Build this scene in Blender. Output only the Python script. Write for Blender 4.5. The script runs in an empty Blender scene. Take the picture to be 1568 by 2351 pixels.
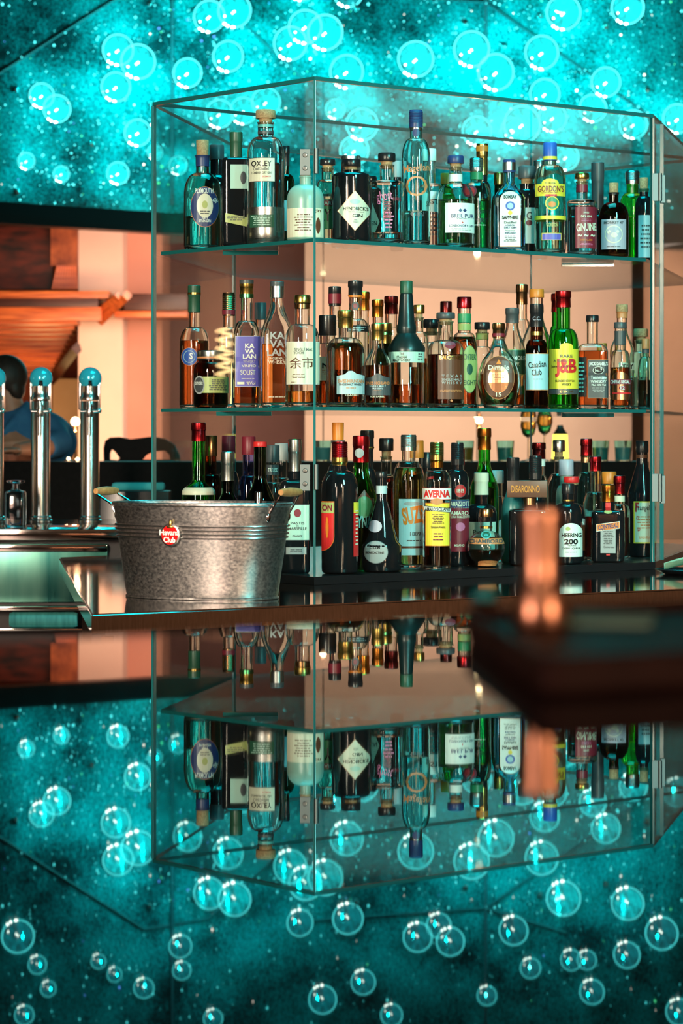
import bpy, bmesh, math, random
from mathutils import Vector, Matrix
random.seed(7)
PI = math.pi
F, CU, HV, CZ = 6154.0, 784.0, 1000.0, 1.235   # focal length px, principal column, horizon row, eye height
scene = bpy.context.scene
col = scene.collection

# ---------------------------------------------------------------- camera, light, exposure
cd = bpy.data.cameras.new('camera'); cam = bpy.data.objects.new('camera', cd); col.objects.link(cam)
cam.location = (0, 0, CZ); cam.rotation_euler = (PI/2, 0, 0)
cd.sensor_fit = 'HORIZONTAL'; cd.sensor_width = 24.0; cd.lens = 24.0*F/1568; cd.shift_y = -(1175.5-HV)/1568
cd.clip_start = 0.05; cd.clip_end = 100
cd.dof.use_dof = True; cd.dof.focus_distance = 7.0; cd.dof.aperture_fstop = 6.6; cd.dof.aperture_blades = 0
scene.camera = cam
scene.view_settings.view_transform = 'Standard'; scene.view_settings.look = 'None'
scene.view_settings.exposure = 0.0; scene.view_settings.gamma = 1.0
cy = scene.cycles
cy.max_bounces = 20; cy.transmission_bounces = 18; cy.transparent_max_bounces = 32; cy.glossy_bounces = 6
cy.diffuse_bounces = 3; cy.sample_clamp_indirect = 4.0; cy.sample_clamp_direct = 0; cy.blur_glossy = 0.6
cy.use_denoising = True
w = bpy.data.worlds.new('world'); scene.world = w; w.use_nodes = True
w.node_tree.nodes['Background'].inputs[0].default_value = (0.02, 0.10, 0.11, 1)
w.node_tree.nodes['Background'].inputs[1].default_value = 0.35

def lamp(kind, loc, power, color, size=0.2, target=None, size_y=None, spot=None, name='lamp', spread=None):
    l = bpy.data.lights.new(name, kind); o = bpy.data.objects.new(name, l); col.objects.link(o)
    o.location = loc; l.energy = power; l.color = color
    if kind == 'AREA':
        l.size = size
        if spread: l.spread = math.radians(spread)
        if size_y: l.shape = 'RECTANGLE'; l.size_y = size_y
    else: l.shadow_soft_size = size
    if spot: l.spot_size = spot; l.spot_blend = 0.6
    if target is not None:
        o.rotation_euler = (Vector(target)-Vector(loc)).to_track_quat('-Z', 'Y').to_euler()
    return o
TEAL = (0.0, 0.75, 0.85); WARM = (1.0, 0.50, 0.26); CREAM = (1.0, 0.72, 0.48)
# unseen fill lamps added for case and bar, then lamps of the dining room
lamp('AREA', (0.3, 7.4, 3.9), 48, TEAL, 1.8, (0.3, 7.9, 1), size_y=1.8, name='teal_overhead_fill', spread=90)  # added teal lamp over the case; the canopy lamps are too weak there
lamp('AREA', (2.2, 3.2, 3.2), 26, (0.25, 0.95, 0.92), 0.5, (0.4, 7.6, 1.4), size_y=1.6, name='teal_front_fill', spread=60)  # unseen teal fill added in front for the bottles
lamp('AREA', (-2.4, 2.2, 2.4), 38, (1.0, 0.80, 0.62), 0.35, (0.3, 7.6, 1.2), size_y=1.3, name='warm_label_fill', spread=60)  # added warm fill from the front left, for the labels
lamp('AREA', (1.3, 1.6, 2.3), 18, (1.0, 0.74, 0.52), 0.25, (0.6, 7.4, 1.0), size_y=0.9, name='warm_label_fill', spread=60)  # second added warm fill, from the front right
lamp('AREA', (0.0, -1.8, 5.0), 90, (1.0, 0.66, 0.42), 3.0, (0, -4, 1.5), size_y=1.0, name='wall_wash_fill')  # unseen lamp added to brighten the wall behind the camera, for warm reflections
lamp('AREA', (-3.2, -1.4, 1.8), 80, (1.0, 0.60, 0.46), 1.0, (-0.6, 6, 1.2), size_y=1.5, name='warm_side_fill')  # added out of view so the jigger shows two bright strips
lamp('AREA', (3.2, -1.4, 1.8), 80, (1.0, 0.56, 0.34), 1.0, (0.8, 6, 1.2), size_y=1.5, name='warm_side_fill')  # its added twin on the right, also unseen
lamp('AREA', (0.1, 1.62, 1.03), 22, (1.0, 0.6, 0.38), 2.2, (0.1, 1.30, 0.55), size_y=0.05, name='bar_rear_fill')  # added lamp that warms the hidden rear panel of the bar
lamp('AREA', (5.2, 3.2, 2.4), 85, (1.0, 0.62, 0.42), 0.8, (9, 2.6, 0.2), name='wall_wash_fill')  # added to warm the right wall that the steel counter mirrors
lamp('AREA', (-1.3, 15.6, 1.15), 40, (1.0, 0.50, 0.28), 0.8, (-1.5, 19, 0.95), size_y=0.6, spread=110, name='dining_light')
lamp('AREA', (1.0, 17.4, 2.2), 165, (1.0, 0.53, 0.42), 4.4, (0.9, 20.3, 1.5), size_y=0.6, name='dining_light')
lamp('AREA', (3.0, 15.6, 2.2), 60, (1.0, 0.62, 0.38), 0.8, (3.0, 18.6, 1.2), name='dining_light')
lamp('POINT', (-2.2, 18.4, 1.1), 13, (1, 0.50, 0.16), 0.15, name='slat_ceiling_light')
lamp('POINT', (-2.3, 20.6, 1.3), 20, (1, 0.55, 0.2), 0.15, name='slat_ceiling_light')

# ---------------------------------------------------------------- helpers
BK = lambda Y: 18.4+(Y-13.8)*0.62
def P(u, v, Y): return Vector(((u-CU)/F*Y, Y, CZ+(HV-v)/F*Y))
def PZ(u, v, z):                       # the point on the horizontal plane z (metres from the floor)
    Y = (CZ-z)*F/(v-HV); return Vector(((u-CU)/F*Y, Y, z))
def tag(o, label=None, cat=None, group=None, kind=None):
    if label: o['label'] = label
    if cat: o['category'] = cat
    if group: o['group'] = group
    if kind: o['kind'] = kind
    return o
def empty(name, loc, rz=0):
    o = bpy.data.objects.new(name, None); col.objects.link(o); o.location = loc; o.rotation_euler = (0, 0, rz)
    o.empty_display_size = 0.05; return o
def link(name, bm, mat, parent=None, smooth=True, loc=None, rz=None):
    me = bpy.data.meshes.new(name); bm.to_mesh(me); bm.free()
    for m in (mat if isinstance(mat, (list, tuple)) else [mat]): me.materials.append(m)
    if smooth:
        me.shade_smooth()
        try: me.set_sharp_from_angle(angle=math.radians(38))
        except Exception: pass
    o = bpy.data.objects.new(name, me); col.objects.link(o)
    if parent: o.parent = parent
    if loc is not None: o.location = loc
    if rz is not None: o.rotation_euler = (0, 0, rz)
    return o
def box(bm, x0, x1, y0, y1, z0, z1, M=None, bev=0):
    r = bmesh.ops.create_cube(bm, size=1)['verts']
    for v in r:
        v.co = Vector(((x0+x1)/2+v.co.x*(x1-x0), (y0+y1)/2+v.co.y*(y1-y0), (z0+z1)/2+v.co.z*(z1-z0)))
    if bev:
        es = {e for v in r for e in v.link_edges}
        q = bmesh.ops.bevel(bm, geom=list(es), offset=bev, segments=2, affect='EDGES', profile=0.6)
        r = list({v for f in q['faces'] for v in f.verts} | {v for v in r if v.is_valid})
    if M is not None:
        for v in r: v.co = M @ v.co
    return r
def lathe(bm, prof, seg=36, n=2.0, dr=1.0, M=None, close=True, nr=None):
    """prof: list of (r,z); n superellipse exponent and depth ratio (round where r <= nr)"""
    rings = []
    for (r, z) in prof:
        if r < 1e-6: rings.append([bm.verts.new((0, 0, z))]); continue
        k, d = (n, dr) if nr is None or r > nr*1.02 else (2.0, 1.0)
        if nr is not None and r > nr*1.02:
            t = min(1, (r-nr)/(nr*0.9+1e-6)); k = 2+(n-2)*t; d = 1+(dr-1)*t
        ring = []
        for i in range(seg):
            a = 2*PI*(i+0.5)/seg; c, s = math.cos(a), math.sin(a)
            x = math.copysign(abs(c)**(2/k), c); y = math.copysign(abs(s)**(2/k), s)
            ring.append(bm.verts.new((r*x, r*d*y, z)))
        rings.append(ring)
    for a, b in zip(rings, rings[1:]):
        if len(a) == 1 and len(b) == 1: continue
        for i in range(seg):
            j = (i+1) % seg
            if len(a) == 1: bm.faces.new((a[0], b[j], b[i]))
            elif len(b) == 1: bm.faces.new((a[i], a[j], b[0]))
            else: bm.faces.new((a[i], a[j], b[j], b[i]))
    vs = [v for r in rings for v in r]
    if M is not None:
        for v in vs: v.co = M @ v.co
    return vs
def tube(bm, pts, r, seg=10, rs=None):
    pts = [Vector(p) for p in pts]; rings = []; up = Vector((0, 0, 1))
    for i, p in enumerate(pts):
        t = (pts[min(i+1, len(pts)-1)]-pts[max(i-1, 0)]).normalized()
        s = t.cross(up)
        if s.length < 1e-3: s = t.cross(Vector((1, 0, 0)))
        s.normalize(); q = s.cross(t); rr = rs[i] if rs else r
        rings.append([bm.verts.new(p+rr*(math.cos(2*PI*k/seg)*s+math.sin(2*PI*k/seg)*q)) for k in range(seg)])
    for a, b in zip(rings, rings[1:]):
        for k in range(seg): bm.faces.new((a[k], a[(k+1) % seg], b[(k+1) % seg], b[k]))
    bm.faces.new(rings[0][::-1]); bm.faces.new(rings[-1])
def ball(bm, c, r, seg=24, M=None):
    rr = r if isinstance(r, (tuple, list)) else (r, r, r)
    q = bmesh.ops.create_uvsphere(bm, u_segments=seg, v_segments=seg//2, radius=1)['verts']
    for v in q:
        v.co = Vector((v.co.x*rr[0], v.co.y*rr[1], v.co.z*rr[2]))
        if M is not None: v.co = M @ v.co
        v.co += Vector(c)
def prism(bm, poly, z0, z1, top_mat=0, side_mat=0):
    a = [bm.verts.new((p[0], p[1], z0)) for p in poly]; b = [bm.verts.new((p[0], p[1], z1)) for p in poly]
    f = bm.faces.new(a[::-1]); f.material_index = top_mat
    f = bm.faces.new(b); f.material_index = top_mat
    n = len(poly)
    for i in range(n):
        f = bm.faces.new((a[i], a[(i+1) % n], b[(i+1) % n], b[i])); f.material_index = side_mat
def fixn(bm): bmesh.ops.recalc_face_normals(bm, faces=bm.faces)

# ---------------------------------------------------------------- materials
MC = {}
def nodes(name):
    m = bpy.data.materials.new(name); m.use_nodes = True; nt = m.node_tree
    return m, nt, nt.nodes['Principled BSDF']
def mat(color, rough=0.5, metal=0.0, name=None, spec=0.5, coat=0.0, sheen=0):
    key = (tuple(color), rough, metal, spec, coat)
    if key in MC: return MC[key]
    m, nt, b = nodes(name or 'plain_finish')
    b.inputs['Base Color'].default_value = (*color, 1); b.inputs['Roughness'].default_value = rough
    b.inputs['Metallic'].default_value = metal; b.inputs['Specular IOR Level'].default_value = spec
    b.inputs['Coat Weight'].default_value = coat
    n = nt.nodes.new('ShaderNodeTexNoise'); n.inputs['Scale'].default_value = 60
    mr = nt.nodes.new('ShaderNodeMapRange'); mr.inputs[3].default_value = max(0.02, rough-0.05); mr.inputs[4].default_value = min(1, rough+0.07)
    nt.links.new(n.outputs[0], mr.inputs[0]); nt.links.new(mr.outputs[0], b.inputs['Roughness'])
    MC[key] = m; return m
def glassm(color, rough=0.0, ior=1.45, name='bottle_glass'):
    key = ('g', tuple(color), rough, ior)
    if key in MC: return MC[key]
    m, nt, b = nodes(name)
    b.inputs['Base Color'].default_value = (*color, 1); b.inputs['Roughness'].default_value = rough
    b.inputs['Transmission Weight'].default_value = 1.0; b.inputs['IOR'].default_value = ior
    MC[key] = m; return m
def emis(color, s, name='glow'):
    m, nt, b = nodes(name); b.inputs['Base Color'].default_value = (0, 0, 0, 1)
    b.inputs['Emission Color'].default_value = (*color, 1); b.inputs['Emission Strength'].default_value = s
    return m
def panem(ior=1.36, k=1.0):
    m, nt, b = nodes('clear_sheet_glass'); nt.nodes.remove(b)
    out = nt.nodes['Material Output']; tr = nt.nodes.new('ShaderNodeBsdfTransparent'); gl = nt.nodes.new('ShaderNodeBsdfGlossy')
    fr = nt.nodes.new('ShaderNodeFresnel'); ge = nt.nodes.new('ShaderNodeNewGeometry'); mr = nt.nodes.new('ShaderNodeMapRange'); mr.inputs[3].default_value = ior; mr.inputs[4].default_value = 1/ior
    nt.links.new(ge.outputs['Backfacing'], mr.inputs[0]); nt.links.new(mr.outputs[0], fr.inputs[0]); mx = nt.nodes.new('ShaderNodeMixShader')
    tr.inputs[0].default_value = (0.94, 0.985, 0.98, 1); gl.inputs['Roughness'].default_value = 0.02
    mu = nt.nodes.new('ShaderNodeMath'); mu.operation = 'MULTIPLY'; mu.inputs[1].default_value = k; nt.links.new(fr.outputs[0], mu.inputs[0]); nt.links.new(mu.outputs[0], mx.inputs[0]); nt.links.new(tr.outputs[0], mx.inputs[1]); nt.links.new(gl.outputs[0], mx.inputs[2])
    nt.links.new(mx.outputs[0], out.inputs[0]); return m
def noisy(name, c0, c1, scale, rough, metal=0, stretch=(1, 1, 1), bump=0, detail=4, vor=False, r2=None, coat=0):
    m, nt, b = nodes(name); tc = nt.nodes.new('ShaderNodeTexCoord'); mp = nt.nodes.new('ShaderNodeMapping')
    mp.inputs['Scale'].default_value = stretch; nt.links.new(tc.outputs['Object'], mp.inputs[0])
    n = nt.nodes.new('ShaderNodeTexVoronoi' if vor else 'ShaderNodeTexNoise'); n.inputs['Scale'].default_value = scale
    if not vor: n.inputs['Detail'].default_value = detail
    nt.links.new(mp.outputs[0], n.inputs[0]); rp = nt.nodes.new('ShaderNodeValToRGB')
    rp.color_ramp.elements[0].position = 0.3; rp.color_ramp.elements[1].position = 0.7
    rp.color_ramp.elements[0].color = (*c0, 1); rp.color_ramp.elements[1].color = (*c1, 1)
    if vor:
        sp = nt.nodes.new('ShaderNodeSeparateColor'); nt.links.new(n.outputs['Color'], sp.inputs[0]); src = sp.outputs[0]
    else: src = n.outputs[0]
    nt.links.new(src, rp.inputs[0]); nt.links.new(rp.outputs[0], b.inputs['Base Color'])
    b.inputs['Roughness'].default_value = rough; b.inputs['Metallic'].default_value = metal; b.inputs['Coat Weight'].default_value = coat
    if r2 is not None:
        mr = nt.nodes.new('ShaderNodeMapRange'); mr.inputs[3].default_value = rough; mr.inputs[4].default_value = r2
        nt.links.new(src, mr.inputs[0]); nt.links.new(mr.outputs[0], b.inputs['Roughness'])
    if bump:
        bp = nt.nodes.new('ShaderNodeBump'); bp.inputs['Strength'].default_value = bump; bp.inputs['Distance'].default_value = 0.002
        nt.links.new(src, bp.inputs['Height']); nt.links.new(bp.outputs[0], b.inputs['Normal'])
    return m
PANE = panem(1.22); THIN = panem(1.07, 0.3)
EDGE = mat((0.008, 0.12, 0.12), 0.10, 0.0, 'polished_glass_edge', 0.9)
STEEL = noisy('brushed_steel', (0.50, 0.48, 0.46), (0.66, 0.63, 0.60), 30, 0.045, 1.0, (1, 14, 1), 0.0, r2=0.08)
CHROME = mat((0.72, 0.68, 0.66), 0.07, 1.0, 'chrome')
COPPER = mat((0.95, 0.50, 0.32), 0.30, 1.0, 'copper')
BLACK = mat((0.008, 0.008, 0.009), 0.22, 0, 'black_lacquer')
DARKM = mat((0.02, 0.02, 0.022), 0.5, 0, 'dark_matt')
BARTOP = noisy('polished_dark_stone', (0.002, 0.003, 0.004), (0.006, 0.008, 0.010), 40, 0.012, 0)
BARTOP.node_tree.nodes['Principled BSDF'].inputs['IOR'].default_value = 1.3
GALV = noisy('galvanised_zinc', (0.30, 0.30, 0.31), (0.70, 0.67, 0.64), 120, 0.30, 1.0, (1, 1, 1.4), 0.05, detail=3, r2=0.42)
TAPM = mat((0.80, 0.72, 0.68), 0.22, 1.0, 'tap_chrome')
WOOD = noisy('pale_wood', (0.30, 0.15, 0.05), (0.50, 0.28, 0.10), 60, 0.4, 0, (4, 1, 1))
HINGE = mat((0.14, 0.17, 0.17), 0.5, 1.0, 'hinge_steel')
CORK = noisy('cork', (0.30, 0.16, 0.07), (0.52, 0.32, 0.16), 220, 0.8)

# ---------------------------------------------------------------- the setting
CANY = 18.0
def slab(name, x0, x1, y0, y1, z0, z1, m, smooth=False):
    bm = bmesh.new(); box(bm, x0, x1, y0, y1, z0, z1); return tag(link(name, bm, m, smooth=smooth), kind='structure')
slab('floor', -9, 9, -4, 24, -0.1, 0, noisy('dark_floor', (0.02, 0.018, 0.016), (0.04, 0.035, 0.03), 6, 0.35))
slab('ceiling', -9, 9, -4, 24, 6.6, 6.7, mat((0.01, 0.03, 0.035), 0.7, 0, 'dark_teal_ceiling'))
slab('wall_left', -9.1, -9, -4, 24, 0, 6.6, mat((0.10, 0.07, 0.05), 0.8, 0, 'brown_wall'))
slab('wall_right', 9, 9.1, -4, 24, 0, 6.6, mat((0.24, 0.14, 0.08), 0.8, 0, 'brown_wall'))
slab('wall_front', -9, 9, -4.1, -4, 0, 6.6, mat((0.10, 0.07, 0.05), 0.8, 0, 'brown_wall'))
PLASTER = noisy('cream_plaster', (0.62, 0.50, 0.40), (0.74, 0.62, 0.50), 1.3, 0.85, 0, bump=0.05)
slab('wall_back', -1.3, 9, 23.3, 23.4, 0, 6.6, PLASTER)
slab('wall_back', -9, -1.3, 23.3, 23.4, 0, 6.6, noisy('red_brown_wall', (0.25, 0.05, 0.02), (0.5, 0.12, 0.04), 1.5, 0.7))
# plastered pillars and walls seen under the canopy
def wallbox(name, u0, u1, Y0, Y1, m=None, z1=3.4):
    bm = bmesh.new(); box(bm, (u0-CU)/F*Y0, (u1-CU)/F*Y0, Y0, Y1, 0, z1); tag(link(name, bm, m or PLASTER, smooth=False), kind='structure')
wallbox('wall_pillar', 180, 282, 18.9, 19.8)
wallbox('wall_partition', 282, 372, 19.3, 20.2, noisy('shaded_plaster', (0.46, 0.24, 0.17), (0.58, 0.32, 0.23), 1.2, 0.85))  # darker plaster stands for the pillar's shaded side; the shade is in the colour
wallbox('wall_rear', 700, 1450, 20.3, 20.6)
wallbox('wall_rear', 372, 700, 21.0, 21.2, noisy('mauve_brown_wall', (0.15, 0.080, 0.075), (0.26, 0.13, 0.12), 1.2, 0.8))
wallbox('wall_right', 1500, 2100, 18.6, 19.2, noisy('tan_wall', (0.34, 0.22, 0.14), (0.46, 0.31, 0.20), 2.2, 0.8))

# faceted canopy of teal glitter panels: vertices given as image column/row and distance
GLIT, nt, bs = nodes('teal_glitter_panel')
tc = nt.nodes.new('ShaderNodeTexCoord'); n1 = nt.nodes.new('ShaderNodeTexNoise'); n1.inputs['Scale'].default_value = 3.0; n1.inputs['Detail'].default_value = 8
n2 = nt.nodes.new('ShaderNodeTexNoise'); n2.inputs['Scale'].default_value = 75; n2.inputs['Detail'].default_value = 3
for n in (n1, n2): nt.links.new(tc.outputs['Object'], n.inputs[0])
mxn = nt.nodes.new('ShaderNodeMath'); mxn.operation = 'MULTIPLY'; nt.links.new(n1.outputs[0], mxn.inputs[0]); nt.links.new(n2.outputs[0], mxn.inputs[1])
rp = nt.nodes.new('ShaderNodeValToRGB'); rp.color_ramp.elements[0].position = 0.16; rp.color_ramp.elements[0].color = (0.0, 0.010, 0.011, 1)
rp.color_ramp.elements[1].position = 0.42; rp.color_ramp.elements[1].color = (0.0, 0.26, 0.27, 1)
nt.links.new(mxn.outputs[0], rp.inputs[0]); nt.links.new(rp.outputs[0], bs.inputs['Base Color']); bs.inputs['Roughness'].default_value = 0.5; bs.inputs['Specular IOR Level'].default_value = 0.04
bp = nt.nodes.new('ShaderNodeBump'); bp.inputs['Strength'].default_value = 0.5; bp.inputs['Distance'].default_value = 0.01
nt.links.new(n2.outputs[0], bp.inputs['Height']); nt.links.new(bp.outputs[0], bs.inputs['Normal'])
CV = {'bl': (-500, 432, 17.6), 'b1': (395, 492, 18.2), 'b2': (1115, 497, 18.0), 'b3': (2100, 540, 17.2),
      'ml': (-500, 480-370, 17.4), 't1': (395, -30, 18.1), 't2': (1115, 5, 17.7), 't3': (2100, 700, 17.2),
      'ul': (-500, -900, 17.0), 'u1': (395, -900, 17.3), 'u2': (1115, -900, 17.1), 'u3': (2100, -900, 16.8)}
CV['t3'] = (2100, 60, 17.0)
CP = {k: P(*v) for k, v in CV.items()}
panels = [('bl', 'b1', 't1', 'ul'), ('b1', 'b2', 't2', 't1'), ('b2', 'b3', 't3', 't2'), ('ul', 't1', 'u1'), ('t1', 't2', 'u2', 'u1'), ('t2', 't3', 'u3', 'u2')]
TRI = []
for q in panels:
    pts = [CP[k] for k in q]
    bm = bmesh.new(); back = Vector((0, 0.12, 0))
    f = [bm.verts.new(p) for p in pts]; g = [bm.verts.new(p+back) for p in pts]
    for i in range(1, len(pts)-1):
        bm.faces.new((f[0], f[i], f[i+1])); bm.faces.new((g[0], g[i+1], g[i])); TRI.append((pts[0], pts[i], pts[i+1]))
    for i in range(len(pts)): j = (i+1) % len(pts); bm.faces.new((f[i], g[i], g[j], f[j]))
    fixn(bm); tag(link('ceiling_canopy_panel', bm, GLIT, smooth=False), kind='structure')
def canopy(u, v):
    o = Vector((0, 0, CZ)); d = P(u, v, 1)-o
    from mathutils.geometry import intersect_ray_tri
    for t in TRI:
        h = intersect_ray_tri(*t, d, o, True)
        if h:
            n = (t[1]-t[0]).cross(t[2]-t[0]).normalized()
            if n.y > 0: n = -n
            return h, n
    return None, None
# dark fascia under the canopy
FAS = mat((0.001, 0.010, 0.012), 0.35, 0, 'glossy_black_fascia')
for (a, b, ha, hb) in (((-500, 432), (395, 492), 50, 44), ((395, 492), (1115, 497), 44, 50), ((1115, 497), (2100, 540), 50, 62)):
    bm = bmesh.new(); A, B, C, D = P(a[0], a[1]-3, 17.55), P(b[0], b[1]-3, 17.55), P(b[0], b[1]+hb, 17.5), P(a[0], a[1]+ha, 17.5)
    f = [bm.verts.new(p) for p in (A, B, C, D)]; g = [bm.verts.new(p+Vector((0, 0.2, 0))) for p in (A, B, C, D)]
    bm.faces.new(f); bm.faces.new(g[::-1])
    for i in range(4): j = (i+1) % 4; bm.faces.new((f[i], g[i], g[j], f[j]))
    fixn(bm); tag(link('trim_canopy', bm, FAS, smooth=False), kind='structure')
# dark joints between the panels
SEAM = mat((0.004, 0.03, 0.035), 0.6, 0, 'panel_joint')
for k, (a, b) in enumerate((((395, 470), (395, -300)), ((1115, 480), (1115, -300)), ((-60, 205), (330, -45)), ((480, -20), (700, 185)),
             ((700, 185), (1040, 480)), ((1115, 5), (1740, 440)), ((1115, 5), (700, -25)), ((1115, 5), (1300, -50)), ((330, -45), (480, -20)))):
    bm = bmesh.new(); pts = []
    for i in range(25):
        h, n = canopy(a[0]+(b[0]-a[0])*i/24, a[1]+(b[1]-a[1])*i/24)
        if h: pts.append(h+n*0.004)
    tube(bm, pts, 0.011, 6); tag(link('trim_joint', bm, SEAM), kind='structure')
# bolts of the panels
bp_ = [(342, 8), (450, 22), (35, 205), (820, 18), (1068, 52), (1158, 105), (1240, 35), (1485, 205), (38, 440), (345, 237), (1390, 60), (210, 330)]
for (u, v) in bp_:
    h, n = canopy(u, v)
    if h:
        bm = bmesh.new(); ball(bm, h+n*0.01, (0.022, 0.014, 0.024), 12)
        tag(link('trim_bolt', bm, mat((0.1, 0.2, 0.2), 0.25, 1.0)), kind='structure')

# round crystal lamps on the canopy
L_DISC = emis((0.0, 0.85, 0.88), 1.0, 'cyan_lamp_diffuser')
nt = L_DISC.node_tree; bsd = nt.nodes['Principled BSDF']
nn = nt.nodes.new('ShaderNodeTexNoise'); nn.inputs['Scale'].default_value = 40; nn.inputs['Detail'].default_value = 5
t2 = nt.nodes.new('ShaderNodeTexCoord'); nt.links.new(t2.outputs['Object'], nn.inputs[0])
m2 = nt.nodes.new('ShaderNodeMapRange'); m2.inputs[1].default_value = 0.35; m2.inputs[2].default_value = 0.75; m2.inputs[3].default_value = 0.22; m2.inputs[4].default_value = 1.8
nt.links.new(nn.outputs[0], m2.inputs[0]); nt.links.new(m2.outputs[0], bsd.inputs['Emission Strength'])
L_DIM = L_DISC.copy(); L_DIM.node_tree.nodes['Principled BSDF'].inputs['Emission Color'].default_value = (0, 0.30, 0.34, 1)
L_BEAD = emis((0.10, 1.0, 1.0), 3.0, 'cyan_led_bead'); L_HOT = emis((0.9, 1.0, 0.85), 12.0, 'white_led_bead')
def lamp_meshes():
    ms = []
    bm = bmesh.new(); bmesh.ops.create_circle(bm, cap_ends=True, segments=40, radius=0.088)
    g = bmesh.ops.extrude_face_region(bm, geom=list(bm.faces)); 
    for v in g['geom']:
        if isinstance(v, bmesh.types.BMVert): v.co.z += 0.012
    fixn(bm); me = bpy.data.meshes.new('diffuser'); bm.to_mesh(me); bm.free(); me.materials.append(L_DISC); ms.append(me)
    bm = bmesh.new()
    for k in range(40):
        a = 2*PI*k/40; q = bmesh.ops.create_icosphere(bm, subdivisions=1, radius=0.0052)['verts']
        for v in q: v.co += Vector((0.098*math.cos(a), 0.098*math.sin(a), 0.014))
    tube(bm, [(0.098*math.cos(2*PI*k/40), 0.098*math.sin(2*PI*k/40), 0.0125) for k in range(41)], 0.0022, 6)
    rnd = random.Random(3); nf = len(bm.faces)
    for k in range(7):
        a = rnd.uniform(3.6, 5.4); r = 0.098 if k < 4 else rnd.uniform(0.0, 0.08)
        q = bmesh.ops.create_icosphere(bm, subdivisions=1, radius=0.0075 if k < 3 else 0.005)['verts']
        for v in q: v.co += Vector((r*math.cos(a), r*math.sin(a), 0.016))
    bm.faces.ensure_lookup_table()
    for f in bm.faces[nf:]: f.material_index = 1
    me = bpy.data.meshes.new('led_ring'); bm.to_mesh(me); bm.free(); me.materials.append(L_BEAD); me.materials.append(L_HOT); ms.append(me)
    return ms
LM = lamp_meshes(); LD = LM[0].copy(); LD.materials[0] = L_DIM; LD.name = 'diffuser'
RINGS = [(270,115,70),(316,142,78),(265,200,66),(95,220,56),(130,250,62),(315,305,60),(270,398,50),(432,168,66),(525,130,70),(482,38,72),(540,25,76),
 (668,100,76),(702,62,76),(748,75,80),(797,165,76),(955,135,80),(1083,112,80),(1140,165,82),(1245,120,76),(1295,28,78),(1442,18,74),(1392,188,66),(1252,215,68),
 (1362,248,62),(1200,285,84),(1180,300,60),(1270,270,64),(1455,285,64),(1556,272,66),(832,285,72),(814,345,66),(1095,300,66),(612,235,66),(505,262,64),(560,255,60),
 (410,380,42),(355,350,34),(1300,360,60),(770,250,44),(60,370,38),(140,400,36),
 (40,-60,74),(85,-125,42),(330,-180,46),(415,-85,52),(418,-140,42),(742,-205,64),(835,-165,56),(960,-62,66),(1035,-72,64),(1008,-35,56),(1180,-45,66),(1440,-100,60),
 (1360,-185,56),(1312,-112,48),(1348,-112,44),(1218,-132,46),(1520,-50,74),(1118,-195,44),(225,-118,34),(262,-148,34),(110,-180,36),(55,-240,44),(490,-250,44),(800,-20,70),
 (690,-30,60),(1290,10,40),(1560,-230,60),(900,-240,50)]
LAMPNOTE = []
for i, (u, v, d) in enumerate(RINGS):
    h, n = canopy(u, v)
    if not h: continue
    s = d/F*h.y/0.196
    root = empty('ring_lamp', h+n*0.006); root.rotation_euler = n.to_track_quat('Z', 'Y').to_euler(); root.scale = (s, s, s)
    for me in (LM if v > -20 else [LD, LM[1]]): o = bpy.data.objects.new(me.name, me); col.objects.link(o); o.parent = root
    big = 'large' if d > 68 else ('medium' if d > 50 else 'small')
    loc = 'upper' if v < 120 else ('middle' if v < 260 else 'lower')
    side = 'left of' if u < 350 else ('above' if v < 200 and u < 1500 else ('behind' if u < 1500 else 'right of'))
    LAMPNOTE.append([root, u, v, big, loc, side])
    l = bpy.data.lights.new('lamp_glow', 'POINT'); l.energy = (8.0 if v > -20 else 0.35)*s*s; l.color = (0.0, 0.97, 1.0); l.shadow_soft_size = 0.004
    o = bpy.data.objects.new('lamp_glow', l); col.objects.link(o); o.parent = root; o.location = (0, 0, 0.19)
ORD = ['first', 'second', 'third', 'fourth', 'fifth', 'sixth', 'seventh', 'eighth', 'ninth', 'tenth', 'eleventh', 'twelfth', 'thirteenth', 'fourteenth',
       'fifteenth', 'sixteenth', 'seventeenth', 'eighteenth', 'nineteenth', 'twentieth', 'twenty-first', 'twenty-second', 'twenty-third', 'twenty-fourth',
       'twenty-fifth', 'twenty-sixth', 'twenty-seventh', 'twenty-eighth', 'twenty-ninth', 'thirtieth']
for loc in ('upper', 'middle', 'lower'):
    ls = [x for x in LAMPNOTE if x[4] == loc and x[2] > -20]
    for k, x in enumerate(sorted(ls, key=lambda x: x[1])):
        tag(x[0], f'{x[3]} round cyan ring lamp {x[5]} the glass case, {ORD[k]} from left in {loc} canopy', 'lamp', 'cyan ring lamps on the canopy')
for x in LAMPNOTE:
    if x[2] <= -20: tag(x[0], 'cyan ring lamp high on the canopy, seen only mirrored in the bar top', 'lamp', 'cyan ring lamps mirrored in the bar top')
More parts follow.
